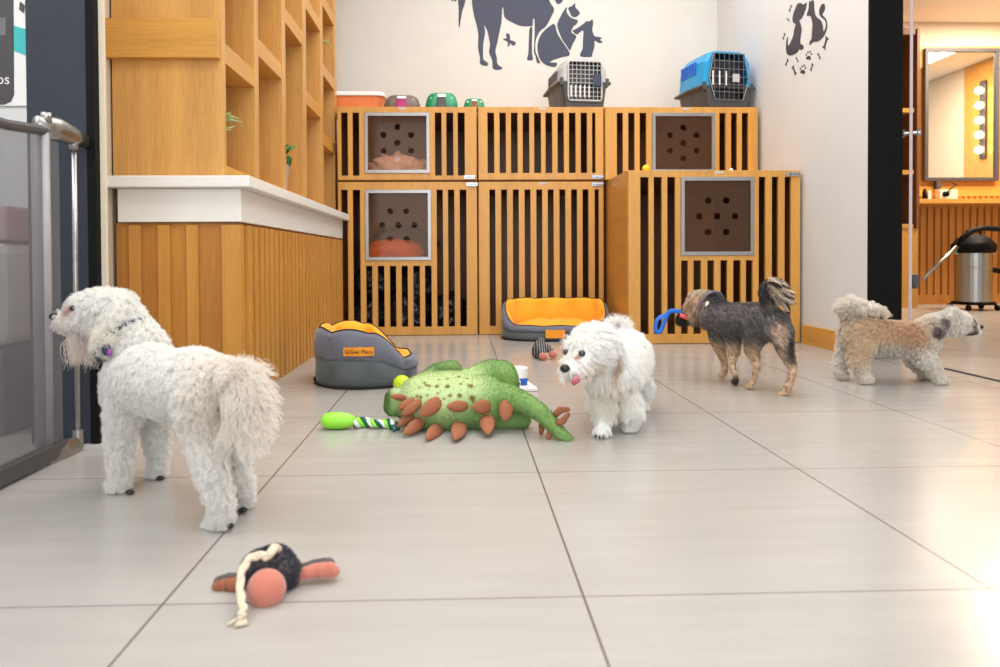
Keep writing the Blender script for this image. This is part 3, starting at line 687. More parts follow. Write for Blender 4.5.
# ------------------------------------------------------------------ glass door on the right
gd = thing('glass_door', (2.24, 3.55, 0), 'clear frameless glass door standing open edge on with round steel knobs', 'glass door')
GM = Matrix.Translation((at(911, 130, 3.42).x, 3.42, 0)) @ Matrix.Rotation(-math.atan2(at(911, 130, 3.42).x, 3.42), 4, 'Z')   # standing open, its free edge towards the room
MB().box(-.005, .005, .012, .80, .01, 2.35, GM).build('pane', M['glass'], gd)
MB().box(-.007, .007, 0, .0115, .01, 2.35, GM).build('edge_seal', M['glass_edge'], gd, bevel=.002)
MB().box(-.012, .012, .74, .80, 0, .0095, GM).build('floor_pivot', M['steel'], gd, bevel=.002)
kz = at(911, 133, 3.46).z
for s in (-1, 1):
    b = MB(); b.cyl(GM @ Vector((s * .0055, .05, kz)), GM @ Vector((s * .028, .05, kz)), .010, n=14); b.cyl(GM @ Vector((s * .026, .05, kz)), GM @ Vector((s * .042, .05, kz)), .021, .018, n=20)
    b.build('knob', M['chrome'], gd, bevel=.003)
b = MB(); b.cyl(GM @ Vector((.0055, .05, .365)), GM @ Vector((.03, .04, .365)), .036, n=20).build('door_stop', M['plastic_dk'], gd, bevel=.003)
# ------------------------------------------------------------------ grooming room
GY = 7.2
gx = lambda u, v, y=GY: at(u, v, y)
cab = thing('tall_cabinet', (4.2, 6.85, 0), 'tall dark oak cabinet with open shelves beside the mirror', 'cabinet')
xa, xb = gx(880, 30, 6.6).x, gx(920.5, 30, 6.6).x; zt = gx(910, 28, 6.6).z; zb_ = gx(910, 228, 6.6).z
b = MB(); b.box(xb - .03, xb, 6.6, GY - .01, zb_, zt).box(xa, xb - .05, 6.6, GY - .01, zt - .06, zt).box(xa, xa + .03, 6.6, GY - .01, zb_, zt - .06).box(xa + .03, xb - .05, GY - .03, GY - .01, zb_, zt - .06)
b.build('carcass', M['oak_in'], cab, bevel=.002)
for v in (110, 172, 226):
    z = gx(910, v, 6.6).z; MB().box(xa + .03, xb - .0505, 6.61, GY - .03, z - .02, z + .02).build('shelf_board', M['oakx'], cab)
MB().box(xa, xb, 6.62, GY - .01, .0, zb_ - .001).build('lower_panel', M['oak'], cab, bevel=.002)
vt = thing('vanity_mirror', (4.75, GY - .05, 1.2), 'large rectangular mirror in a dark frame with lit bulbs', 'mirror')
x0, x1 = gx(921, 100).x, gx(994.5, 100).x; z1, z0 = gx(960, 50).z, gx(960, 181.5).z
RX = Matrix.Rotation(PI / 2, 4, 'X')
mt = GY - .06
b = MB(); e = .035
b.slab([(x0, z0), (x1, z0), (x1, z1), (x0, z1)], [[(x0 + e, z0 + e), (x1 - e, z0 + e), (x1 - e, z1 - e), (x0 + e, z1 - e)]], Matrix.Translation((0, mt + .03, 0)) @ RX, .04).build('mirror_frame', M['plastic_dk'], vt, bevel=.002)
MB().box(x0 + e, x1 - e, mt + .01, mt + .025, z0 + e, z1 - e).build('mirror_glass', M['mirrorm'], vt)
shell_b = MB(); shell_b.box(xb + .002, 6.38, GY - .03, GY, 2.40, 2.62); struct(shell_b.build('trim_4', M['oakx']))
bs = thing('bulb_strip', (5.3, 7.0, 1.6), 'steel light housing with round lit bulbs beyond the right of the mirror', 'lamp')
# bulbs stand on a side return facing the mirror; the mirror shows them too
xs_ = x1 + .10
zb0, zb1 = gx(985, 150).z, gx(985, 88).z
MB().box(xs_ - .04, xs_ + .10, GY - .10, GY - .034, zb0 - .12, zb1 + .12).build('housing', M['steel'], bs, bevel=.003)
MB().box(6.36, 6.384, 5.69, 5.79, 1.68, 2.62).build('bulb_rail', M['plastic_dk'], bs, bevel=.003)
for i in range(5):
    MB().ell((6.32, 5.74, 1.78 + .18 * i), .045).build('bulb', M['bulb'], bs, smooth=True)
struct(MB().box(6.385, 6.399, 5.39, 7.16, 0, 2.86).build('trim_6', M['oakx']))
struct(MB().box(2.17, 6.39, 3.6, 7.19, 2.87, 2.93).build('ceiling_grooming', M['ceil']))
sw = struct(MB().box(xb + .002, 6.38, GY - .026, GY, 1.10, 1.2).build('trim_5', M['oakx']))
b = MB(); x = xb + .01
while x < 6.3:
    b.box(x, x + .05, GY - .03, GY, .09, 1.00); x += .075
b.box(xb + .002, 6.38, GY - .012, GY, .09, 1.10).box(xb + .002, 6.38, GY - .032, GY, 0, .09)
b.box(xb + .002, 6.38, GY - .012, GY, 1.2, 2.40)
x = xb + .42
while x < 6.3: b.box(x, x + .035, GY - .024, GY - .0121, 1.03, 1.0995); x += .06
struct(b.build('wall_grooming_slats', M['slat2']))
zc = gx(960, 202).z
cs = thing('wall_counter', (5.2, 7.0, zc), 'narrow oak counter shelf below the mirror', 'counter')
MB().box(xb + .003, 6.36, 6.78, GY - .034, zc - .045, zc - .002).build('worktop', M['oakx'], cs, bevel=.002)
so = thing('charger_block', (4.8, 7.0, zc), 'cream charger block with a black plug on the wall counter', 'charger')
p0, p1 = gx(940, 200, 6.85), gx(958, 200, 6.85)
MB().box(p0.x, p1.x, 6.85, 6.93, zc, zc + .095).build('body', M['cream_pl'], so, bevel=.006)
b = MB(); q = gx(945, 195, 6.85); b.cyl((q.x, 6.85, zc + .05), (q.x, 6.82, zc + .05), .026, n=16)
b.tube([(q.x, 6.82, zc + .05), (q.x + .02, 6.80, zc + .10), (q.x + .09, 6.82, zc + .14), (q.x + .10, 6.9, zc + .17)], .006, 6).build('plug', M['black'], so, smooth=True)
p = gx(929, 193, 6.85)
cl = thing('hair_clipper', (p.x, 6.88, zc), 'small black and cream clipper standing on the wall counter', 'clipper')
b = MB(); b.tube([(p.x - .02, 6.88, zc + .01), (p.x - .028, 6.88, zc + .06), (p.x - .02, 6.88, zc + .105)], [.022, .018, .014], 10).build('body', M['black'], cl, smooth=True)
MB().box(p.x, p.x + .03, 6.86, 6.9, zc, zc + .085).build('stand', M['cream_pl'], cl, bevel=.004)
p = gx(954, 186, 6.9)
hs = MB().box(p.x - .025, p.x + .025, GY - .08, GY - .034, zc + .13, z0 - .004).build('wall_socket', M['plastic_dk'], origin=(p.x, GY, zc + .13), bevel=.004); tag(hs, 'dark socket block on the wall under the mirror', 'socket')
# vacuum
vc = gx(973, 306, 6.35); vx, vy = vc.x, 6.35
va = thing('wet_dry_vacuum', (vx, vy, 0), 'steel drum vacuum cleaner with black lid and hose in the back room', 'vacuum cleaner')
R = .145
MB().lathe((vx, vy, .075), [(R, 0), (R, .30), (R + .004, .30), (R + .004, .315), (R, .315), (R, .44)], 32).build('drum', M['steel'], va, bevel=.002)
b = MB(); b.lathe((vx, vy, .516), [(R + .02, 0), (R + .03, .03), (R + .03, .075), (R + .015, .09), (R * .9, .13), (R * .5, .165), (.001, .17)], 32).build('lid', M['black'], va, smooth=True)
b = MB(); b.tube([(vx - .07, vy, .675), (vx - .06, vy, .715), (vx + .0, vy, .73), (vx + .06, vy, .715), (vx + .07, vy, .675)], .012, 8).build('carry_handle', M['black'], va, smooth=True)
b = MB(); b.box(vx - .02, vx + .03, vy - R - .025, vy - R - .018, .545, .57).build('badge', M['cream_pl'], va, bevel=.002)
for s in (-1, 1):
    MB().box(vx + s * (R + .02) - .015, vx + s * (R + .02) + .015, vy - .03, vy + .02, .50, .54).build('clamp', M['chrome'], va, bevel=.002)
MB().lathe((vx, vy, .05), [(R + .02, 0), (R + .03, .02), (R + .02, .0245)], 24).build('base_ring', M['black'], va)
for a in (.6, 2.2, 3.9, 5.4):
    cxx, cyy = vx + (R + .04) * math.cos(a), vy + (R + .04) * math.sin(a)
    b = MB(); b.cyl((cxx - .012, cyy, .0255), (cxx + .012, cyy, .0255), .025, n=14).cyl((cxx, cyy, .0255), (cxx - .02 * math.cos(a), cyy - .02 * math.sin(a), .06), .012, n=8).build('caster', M['black'], va)
P = lambda u, v, y: gx(u, v, y)
hose = [P(958, 246, 6.15), P(963, 238, 6.13), P(972, 231, 6.12), P(985, 228, 6.13), P(1000, 229, 6.2), P(1015, 236, 6.3), P(1022, 250, 6.35), P(1018, 270, 6.35), P(1004, 272, 6.33), P(994, 270, 6.3), P(986, 268, 6.28)]
b = MB(); b.tube(hose, .024, 10).build('hose', M['black'], va, smooth=True)
b = MB(); b.tube([P(959, 245, 6.15), P(940, 262, 6.1), P(922, 280, 6.05)], [.018, .014, .013], 10).build('wand', M['steel'], va, smooth=True)
# ------------------------------------------------------------------ bits inside and on the kennels
rnd = random.Random(11)
def lumpy(name, c, r, mat, seed, amp=.25, n=3, parent=None, freq=3.0, sub=4, flat_z=None):
    from mathutils import noise
    bm = bmesh.new(); bmesh.ops.create_icosphere(bm, subdivisions=sub, radius=1)
    off = Vector((seed * 7.1, seed * 3.3, seed))
    for v in bm.verts:
        d = v.co.normalized(); k = 1 + amp * (noise.noise(d * freq + off) + .5 * noise.noise(d * freq * 2.3 + off)); p = Vector((d.x * r[0], d.y * r[1], d.z * r[2])) * k + Vector(c)
        if flat_z is not None and p.z < flat_z: p.z = flat_z + (p.z - flat_z) * .03
        v.co = p
    me = bpy.data.meshes.new(name); bm.to_mesh(me); bm.free(); me.materials.append(mat); me.polygons.foreach_set('use_smooth', [True] * len(me.polygons))
    return link_mesh(name, me, parent, origin=(c[0], c[1], flat_z if flat_z is not None else c[2] - r[2]))
o = lumpy('fleece_heap', (X(398, 4.66), 4.70, 1.06), (.19, .10, .105), M['rag'], 3, .45, freq=5, flat_z=1.0085); tag(o, 'heap of pink and white fluffy fleece behind the upper kennel window', 'fleece')
bagz = [((-.62, 4.85, .10), (.13, .17, .12), 0), ((-.36, 4.80, .11), (.15, .14, .13), 0), ((-.08, 4.84, .12), (.13, .15, .13), 0), ((-.58, 4.9, .33), (.15, .16, .12), 0), ((-.30, 4.88, .31), (.14, .14, .13), 0)]
labs = ['black plastic bag low in the kennel beside the counter', 'black plastic bag in the middle of the kennel bottom', 'shiny black plastic bag at the kennel latch side', 'black plastic bag, upper one on the counter side', 'black plastic bag piled on top under the window']
for i, ((c, r, _), l) in enumerate(zip(bagz, labs)):
    o = lumpy('plastic_bag', c, r, M['bag'], 20 + i, .34, freq=4, sub=4, flat_z=.0235 if c[2] < .2 else None); tag(o, l, 'bag', 'black bags inside the lower left kennel')
o = lumpy('orange_lined_bed', (-.44, 4.78, .53), (.20, .15, .09), M['glow_or'], 31, .12, freq=2); tag(o, 'orange lined pet bed stuffed behind the lower kennel window', 'pet bed')
o = lumpy('grey_blanket', (-.40, 5.06, .60), (.24, .14, .12), M['plastic_dk'], 33, .15, freq=2); tag(o, 'grey blanket bunched behind the lower kennel window', 'blanket')
def ball(c, r, mat, label, name='toy_ball'):
    t = MB().ell(c, r, nu=24, nv=16).build(name, mat, smooth=True, origin=(c[0], c[1], c[2] - r)); return tag(t, label, 'ball')
p = at(646, 167, 4.12); ball((p.x, 4.12, .981 + .022), .022, M['yellow'], 'small yellow ball on the forward kennel top')
p = at(731, 168, 4.12); ball((p.x, 4.12, .981 + .012), .012, M['white'], 'tiny white ball on the forward kennel top')
# ------------------------------------------------------------------ organic bodies and fur
def chain(b, pts, nu=16):
    for i, (p, r) in enumerate(pts):
        p = Vector(p); b.ell(p, r, nu=nu, nv=10)
        if i:
            q, rq = pts[i - 1]; q = Vector(q)
            if (p - q).length > 1e-5: b.cyl(q, p, rq, r, n=nu)
def blob(name, chains, ells, mat, parent=None, voxel=.007, smooth=6, origin=None, extra=None):
    b = MB()
    for c in chains: chain(b, c)
    for e in ells: b.ell(*e)
    if extra: extra(b)
    me = b.mesh('tmp', mat); tmp = bpy.data.objects.new('tmp', me); COL.objects.link(tmp)
    m = tmp.modifiers.new('r', 'REMESH'); m.mode = 'VOXEL'; m.voxel_size = voxel
    m = tmp.modifiers.new('s', 'SMOOTH'); m.iterations = smooth; m.factor = .6
    dg = bpy.context.evaluated_depsgraph_get(); dg.update()
    out = bpy.data.meshes.new_from_object(tmp.evaluated_get(dg)); bpy.data.objects.remove(tmp); bpy.data.meshes.remove(me)
    out.name = name; out.materials.clear()
    for mm in (mat if isinstance(mat, (list, tuple)) else [mat]): out.materials.append(mm)
    out.polygons.foreach_set('use_smooth', [True] * len(out.polygons))
    return link_mesh(name, out, parent, origin)
def attr_mat(name, rough=.75, hair=False, gain=1.0):
    t = NT(name); a = t.n('ShaderNodeAttribute', attribute_name='tint')
    t.l(a.outputs['Color'], t.b.inputs['Base Color']); t.b.inputs['Roughness'].default_value = rough
    t.b.inputs['Specular IOR Level'].default_value = .25
    if hair:
        tl = t.n('ShaderNodeBsdfTranslucent'); t.l(a.outputs['Color'], tl.inputs[0]); mx = t.n('ShaderNodeMixShader'); mx.inputs[0].default_value = .38
        t.l(t.b.outputs[0], mx.inputs[1]); t.l(tl.outputs[0], mx.inputs[2]); t.l(mx.outputs[0], t.out.inputs[0])
    return t.m
def hit(o, u, v, off=0):                      # the point of a body's surface seen at a picture pixel
    d = (ROT.transposed() @ Vector(((u - CX) / FPX, (v - CY) / FPX, 1))).normalized(); c = Vector((0, 0, CAM_H)) - ORG[o]
    k, p, n, i = o.ray_cast(c, d)
    return (p + ORG[o] + n * off, n) if k else (None, None)
M['skin'] = attr_mat('animal_skin'); M['fur'] = attr_mat('animal_fur', .6, True)
LIN = lambda c: np.array(lin(c)[:3])
def paint(o, fn):
    me = o.data; n = len(me.vertices); P = np.empty(n * 3); me.vertices.foreach_get('co', P); P = P.reshape(-1, 3) + np.array(ORG[o])
    c = np.clip(fn(P), 0, 1); a = me.color_attributes.new('tint', 'FLOAT_COLOR', 'POINT'); a.data.foreach_set('color', np.hstack([c, np.ones((n, 1))]).astype(np.float32).ravel())
def blend(P, base, regs):                    # base colour with soft round patches (centre, radius, colour, sharpness)
    c = np.tile(LIN(base), (len(P), 1)) if not callable(base) else base(P)
    for ctr, rad, col, sh_ in regs:
        rad = np.array(rad if hasattr(rad, '__len__') else (rad,) * 3); d = np.sqrt((((P - np.array(ctr)) / rad) ** 2).sum(1))
        w = 1 / (1 + np.exp((d - 1) * sh_)); c = c * (1 - w[:, None]) + LIN(col) * w[:, None]
    return c
def fur(name, body, parent, n, length, comb, colr, curl=.0, rad=.0006, K=7, clumps=0, cl=.5, seed=1, jit=.35, lift=.6, keep=None, taper=.35, vary=.12, turns=2.2):
    rg = np.random.default_rng(seed); me = body.data; me.calc_loop_triangles(); nt = len(me.loop_triangles)
    tri = np.empty(nt * 3, np.int32); me.loop_triangles.foreach_get('vertices', tri); tri = tri.reshape(-1, 3)
    V = np.empty(len(me.vertices) * 3); me.vertices.foreach_get('co', V); V = V.reshape(-1, 3) + np.array(ORG[body])
    N = np.empty(len(me.vertices) * 3); me.vertices.foreach_get('normal', N); N = N.reshape(-1, 3)
    A = .5 * np.linalg.norm(np.cross(V[tri[:, 1]] - V[tri[:, 0]], V[tri[:, 2]] - V[tri[:, 0]]), axis=1)
    ti = rg.choice(nt, n, p=A / A.sum()); u = rg.random((n, 2)); s = u.sum(1) > 1; u[s] = 1 - u[s]
    bc = np.stack([1 - u.sum(1), u[:, 0], u[:, 1]], 1)
    P = (V[tri[ti]] * bc[..., None]).sum(1); Nn = (N[tri[ti]] * bc[..., None]).sum(1); Nn /= np.linalg.norm(Nn, axis=1, keepdims=True)
    L = length(P) if callable(length) else np.full(n, length)
    if keep is not None: L = L * keep(P)
    ok = L > .002; P, Nn, L = P[ok], Nn[ok], L[ok]; n = len(P)
    if callable(comb): G = comb(P, Nn)
    else: G = np.tile(np.array(comb, float), (n, 1))
    D = Nn * lift + (G - (G * Nn).sum(1, keepdims=True) * Nn) + rg.normal(0, jit, (n, 3)) * .5
    ins = (D * Nn).sum(1); D += Nn * np.clip(.15 - ins, 0, None)[:, None]
    D /= np.linalg.norm(D, axis=1, keepdims=True)
    Lr = L * rg.uniform(.65, 1.1, n)
    t = np.linspace(0, 1, K)
    grav = G * .35
    pts = P[:, None, :] + D[:, None, :] * (Lr[:, None] * t[None])[..., None] + (grav[:, None, :] * (Lr[:, None] * t[None] ** 2)[..., None])
    a = np.cross(D, np.array([.31, .52, .79])); a /= np.linalg.norm(a, axis=1, keepdims=True); b = np.cross(D, a)
    ph = rg.uniform(0, 2 * PI, n)
    if clumps:
        ci = rg.choice(n, clumps, replace=False); near = np.empty(n, int)
        for k in range(0, n, 2000): near[k:k + 2000] = ((P[k:k + 2000, None, :] - P[ci][None]) ** 2).sum(2).argmin(1)
        ph = ph[ci][near] + rg.normal(0, .35, n); w = (cl * t ** 1.3)[None, :, None]
        tgt = pts[ci][near]; pts = pts * (1 - w) + tgt * w
        a = a[ci][near]; b = b[ci][near]
        shade = rg.uniform(1 - vary, 1, clumps)[near]
    else: shade = np.ones(n)
    if curl:
        R = curl * np.minimum(L / .025, 1.4)[:, None] * t[None] ** .7; an = ph[:, None] + turns * 2 * PI * t[None] * rg.uniform(.8, 1.2, n)[:, None]
        pts = pts + a[:, None, :] * (R * np.cos(an))[..., None] + b[:, None, :] * (R * np.sin(an))[..., None]
    pts[..., 2] = np.maximum(pts[..., 2], .003)
    col = colr(P) * (shade * rg.uniform(1 - vary, 1 + vary * .3, n))[:, None]
    hc = bpy.data.hair_curves.new(name); hc.add_curves([K] * n)
    org = np.array(ORG[parent])
    hc.attributes['position'].data.foreach_set('vector', (pts - org).astype(np.float32).ravel())
    ra = hc.attributes.get('radius') or hc.attributes.new('radius', 'FLOAT', 'POINT')
    ra.data.foreach_set('value', np.tile(rad * (1 - (1 - taper) * t), n).astype(np.float32))
    ca = hc.attributes.new('tint', 'FLOAT_COLOR', 'CURVE'); ca.data.foreach_set('color', np.hstack([np.clip(col, 0, 1), np.ones((n, 1))]).astype(np.float32).ravel())
    hc.materials.append(M['fur']); o = bpy.data.objects.new(name, hc); COL.objects.link(o); o.parent = parent; ORG[o] = ORG[parent]
    return o
def near(P, c, r):                            # 1 inside a soft ball round c
    return np.clip(1.6 - np.linalg.norm((P - np.array(c)) / np.array(r if hasattr(r, '__len__') else (r,) * 3), axis=1) * 1.0, 0, 1)
def eyeball(parent, c, r, name='eye'):
    return MB().ell(c, r, nu=16, nv=12).build(name, M['eye'], parent, smooth=True)
V3 = Vector
DEN = 1.0
# ---------------------------------------------------------------- dog by the gate (white, seen from behind)
def dog_gate():
    A_ = lambda u, v, y: V3(at(u, v, y))
    yF, yH = 1.57, 1.365
    root = thing('dog', (-.58, 1.46, 0), 'curly white dog looking out through the gate with its fluffy tail hanging', 'dog', 'dogs on the tiled floor')
    sh = A_(142, 352, yF); ch = A_(135, 378, yF); mid = A_(172, 384, 1.46); hip = A_(216, 392, yH); rump = A_(222, 384, 1.32)
    head = A_(113, 317, 1.60); nk = A_(131, 336, 1.585); muz = A_(80, 332, 1.605); nose_p = A_(58, 318, 1.605)
    leg = lambda pts: [(A_(u, v, y), r) for u, v, y, r in pts]
    chains = [
        [(ch, .058), (A_(150, 376, 1.51), .060), (mid, .057), (A_(194, 382, 1.40), .058), (hip, .060)],
        [(A_(128, 388, 1.585), .046), (sh, .050), (nk, .047), (head, .050)],
        [(A_(98, 311, 1.603), .043), (A_(85, 311, 1.605), .033), (A_(78, 318, 1.605), .025), (A_(68, 319, 1.605), .018), (A_(60, 318, 1.605), .012)],
        leg([(127, 400, 1.535, .036), (119, 432, 1.525, .021), (120, 462, 1.522, .016), (119, 483, 1.522, .014), (114, 487, 1.528, .014)]),
        leg([(150, 395, 1.60, .034), (156, 430, 1.612, .020), (158, 456, 1.617, .015), (158, 470, 1.617, .013), (154, 474, 1.63, .013)]),
        leg([(206, 400, 1.345, .052), (206, 436, 1.325, .030), (211, 468, 1.30, .020), (220, 500, 1.30, .016), (221, 518, 1.305, .015), (214, 523, 1.32, .014)]),
        leg([(230, 402, 1.405, .046), (229, 436, 1.40, .027), (236, 466, 1.385, .018), (243, 486, 1.40, .014), (243, 499, 1.41, .013), (238, 503, 1.425, .012)]),
        leg([(228, 372, 1.325, .020), (238, 376, 1.30, .016), (245, 390, 1.285, .014), (245, 410, 1.28, .011), (240, 424, 1.28, .008)]),
    ]
    # hanging ear flaps
    ear = leg([(118, 306, 1.565, .018), (113, 322, 1.545, .019), (108, 338, 1.54, .017), (106, 347, 1.54, .011)])
    body = blob('body', chains + [ear], [], M['skin'], root, .0065, 6)
    W0, W1, CR = (253, 251, 247), (228, 220, 208), (226, 208, 190)
    cf = lambda P: blend(P, W0, [(A_(222, 395, 1.30), (.07, .10, .08), (246, 238, 228), 5), (A_(85, 345, 1.6), .05, (246, 234, 226), 5), (A_(64, 335, 1.6), .03, (240, 222, 212), 6), (A_(108, 330, 1.55), .03, (252, 246, 234), 6),
                                (A_(74, 309, 1.59), .012, (222, 180, 170), 8)])
    paint(body, lambda P: cf(P) * .9)
    tail_c = A_(242, 396, 1.285); muz_c = A_(76, 340, 1.605); low = lambda P: np.clip((.10 - P[:, 2]) / .1, 0, 1)
    e0 = tuple(hit(body, 74.5, 308.5)[0])
    def ln(P):
        L = np.full(len(P), .021) - .004 * low(P)
        L = np.maximum(L, .062 * near(P, tail_c, (.035, .06, .07)) ** .5 * (near(P, tail_c, (.04, .06, .07)) > .05))
        L = np.where(near(P, A_(78, 336, 1.605), .034) > .6, .066, L)
        L = np.where(near(P, A_(110, 330, 1.55), .026) > .6, .036, L)
        # thin on the bridge of the nose and round the eye
        L = np.where(near(P, A_(64, 311, 1.60), .015) > .6, .008, L); L = np.where(near(P, e0, .016) > .6, .007, L)
        L = np.where(near(P, A_(112, 300, 1.60), (.03, .05, .03)) > .6, .030, L)
        return L
    def cb(P, N):
        G = np.tile(np.array([.25, -.2, -.75]), (len(P), 1))
        w = near(P, tail_c, (.06, .09, .11))[:, None]; G = G * (1 - w) + np.array([.35, -.25, -.75]) * w * 1.1
        w = near(P, muz_c, .045)[:, None]; G = G * (1 - w) + np.array([.15, 0, -1.15]) * w
        return G
    fur('fur', body, root, int(85000 * DEN), ln, cb, cf, curl=.0036, rad=.0006, K=8, clumps=5200, cl=.5, seed=5, vary=.06, lift=.75, jit=.5, turns=1.7)
    e, _ = hit(body, 74.5, 308.5, .005); eyeball(root, e, (.0065, .0055, .0065))
    MB().ell(A_(54, 316.5, 1.603), (.010, .011, .009)).build('nose', M['nose'], root, smooth=True)
    # collar: patterned band round the neck with a tag
    c0 = A_(124, 340, 1.583); dirn = (A_(108, 316, 1.6) - A_(140, 356, 1.57)).normalized(); b = MB(); u_ = dirn.orthogonal().normalized(); v_ = dirn.cross(u_)
    b.tube([c0 + (u_ * math.cos(a) + v_ * math.sin(a)) * .063 for a in [k * 2 * PI / 28 for k in range(28)]], .005, 8, close=True).build('collar', M['decal'], root, smooth=True)
    MB().ell(A_(106, 349, 1.512), (.009, .006, .014)).build('collar_bow', M['decal'], root, smooth=True)
    q = A_(109.5, 353, 1.503); MB().ell(q, (.005, .004, .008)).build('name_tag', M['purple'], root, smooth=True)
    for u, v, y in ((229, 526, 1.296), (243, 510, 1.378), (130, 492, 1.505), (160, 479, 1.60)):
        q = A_(u, v, y); q.z = max(q.z, .005); MB().ell(q, (.009, .008, .005)).build('paw_pad', M['nose'], root, smooth=True)
    return root
dog_gate()
# ---------------------------------------------------------------- white dog walking to the camera
def dog_walk():
    A_ = lambda u, v, y: V3(at(u, v, y))
    root = thing('dog', (.48, 2.08, 0), 'long haired white dog trotting forward with its pink tongue out', 'dog', 'dogs on the tiled floor')
    leg = lambda pts: [(A_(u, v, y), r) for u, v, y, r in pts]
    chains = [
        leg([(613, 372, 1.98, .062), (620, 362, 2.10, .070), (626, 356, 2.22, .068), (628, 356, 2.30, .062)]),
        leg([(606, 378, 1.96, .048), (606, 360, 1.96, .048), (598, 348, 1.93, .052)]),
        leg([(594, 347, 1.91, .055), (586, 350, 1.885, .044), (580, 362, 1.865, .028), (571, 368, 1.845, .019)]),
        leg([(603, 398, 1.96, .034), (604, 412, 1.955, .024), (603, 424, 1.945, .019), (603, 430, 1.935, .017), (600, 433, 1.92, .015)]),
        leg([(624, 395, 1.98, .036), (630, 408, 1.96, .026), (632, 420, 1.985, .020), (629, 428, 1.985, .017)]),
        leg([(612, 390, 2.28, .045), (606, 404, 2.27, .026), (605, 414, 2.27, .018)]),
        leg([(634, 385, 2.28, .048), (640, 398, 2.28, .028), (643, 406, 2.27, .018), (643, 409, 2.26, .016)]),
        leg([(626, 340, 2.34, .022), (624, 330, 2.34, .017), (618, 324, 2.31, .015), (611, 326, 2.26, .013), (607, 332, 2.22, .010)]),
        leg([(606, 335, 1.96, .014), (611, 350, 1.955, .018), (614, 366, 1.95, .016), (613, 378, 1.95, .010)]),
        leg([(572, 340, 1.93, .012), (567, 350, 1.93, .012), (566, 360, 1.93, .009)]),
    ]
    body = blob('body', chains, [], M['skin'], root, .0065, 6)
    W0 = (254, 253, 250)
    cf = lambda P: blend(P, W0, [(A_(590, 372, 1.87), (.035, .05, .025), (244, 230, 208), 5), (A_(612, 392, 1.93), (.05, .06, .05), (246, 240, 228), 5), (A_(611, 360, 1.93), (.012, .05, .04), (214, 194, 172), 8), (A_(577, 357, 1.84), .010, (196, 160, 142), 8), (A_(566, 376, 1.84), .012, (216, 190, 178), 8)])
    paint(body, lambda P: cf(P) * .9)
    e1 = hit(body, 582, 353.5)[0]; e2 = hit(body, 569.5, 352)[0] or A_(569, 352, 1.868)
    def ln(P):
        L = np.full(len(P), .034); z = P[:, 2]
        L = np.where(z < .07, .018, L); L = np.where(near(P, A_(617, 324, 2.28), (.06, .10, .035)) > .6, .042, L)
        L = np.where(near(P, A_(592, 352, 1.89), (.07, .08, .05)) > .6, .024, L)
        L = np.where(near(P, A_(571, 363, 1.84), .014) > .6, .007, L)
        L = np.where(near(P, A_(612, 362, 1.95), (.02, .04, .04)) > .6, .030, L)
        L = np.where(near(P, e1, .020) > .6, .004, L); L = np.where(near(P, e2, .03) > .6, .003, L); L = np.where(near(P, A_(576, 377, 1.84), .022) > .6, .006, L)
        return L
    def cb(P, N):
        G = np.tile(np.array([.15, .25, -.9]), (len(P), 1))
        w = near(P, A_(617, 324, 2.28), (.06, .10, .035))[:, None]; G = G * (1 - w) + np.array([-.1, -.5, -.5]) * w
        w = near(P, A_(592, 350, 1.89), (.06, .07, .05))[:, None]; G = G * (1 - w) + np.array([.75, .1, -.45]) * w
        w = near(P, A_(572, 368, 1.85), .03)[:, None]; G = G * (1 - w) + np.array([.35, .1, -.7]) * w
        return G
    fur('fur', body, root, int(60000 * DEN), ln, cb, cf, curl=.0014, rad=.0007, K=8, clumps=2600, cl=.5, seed=7, vary=.05, lift=.45, jit=.28, turns=.8)
    e1, _ = hit(body, 582, 353.5, .004); eyeball(root, e1, (.0095, .008, .009))
    e2 = A_(568.5, 352, 1.868) if hit(body, 569.5, 352)[0] is None else hit(body, 570.5, 352, .013)[0]; eyeball(root, e2, (.0075, .008, .0085))
    MB().ell(A_(565, 368.5, 1.832), (.013, .012, .011)).build('nose', M['nose'], root, smooth=True)
    b = MB(); b.tube([A_(582, 375, 1.84), A_(577, 379, 1.822), A_(573, 383.5, 1.812)], [.011, .012, .008], 12, flat=.5).build('tongue', M['tongue'], root, smooth=True)
    b = MB(); b.tube([A_(570, 374, 1.84), A_(578, 377, 1.832), A_(586, 378, 1.84)], [.005, .009, .005], 10, flat=.6).build('lip', M['nose'], root, smooth=True)
    for u, v, y in ((596, 436, 1.905), (599.5, 437, 1.903), (603, 436.5, 1.905)): MB().ell(A_(u, v, y) , (.003, .006, .004)).build('claw', M['nose'], root, smooth=True)
    return root
dog_walk()
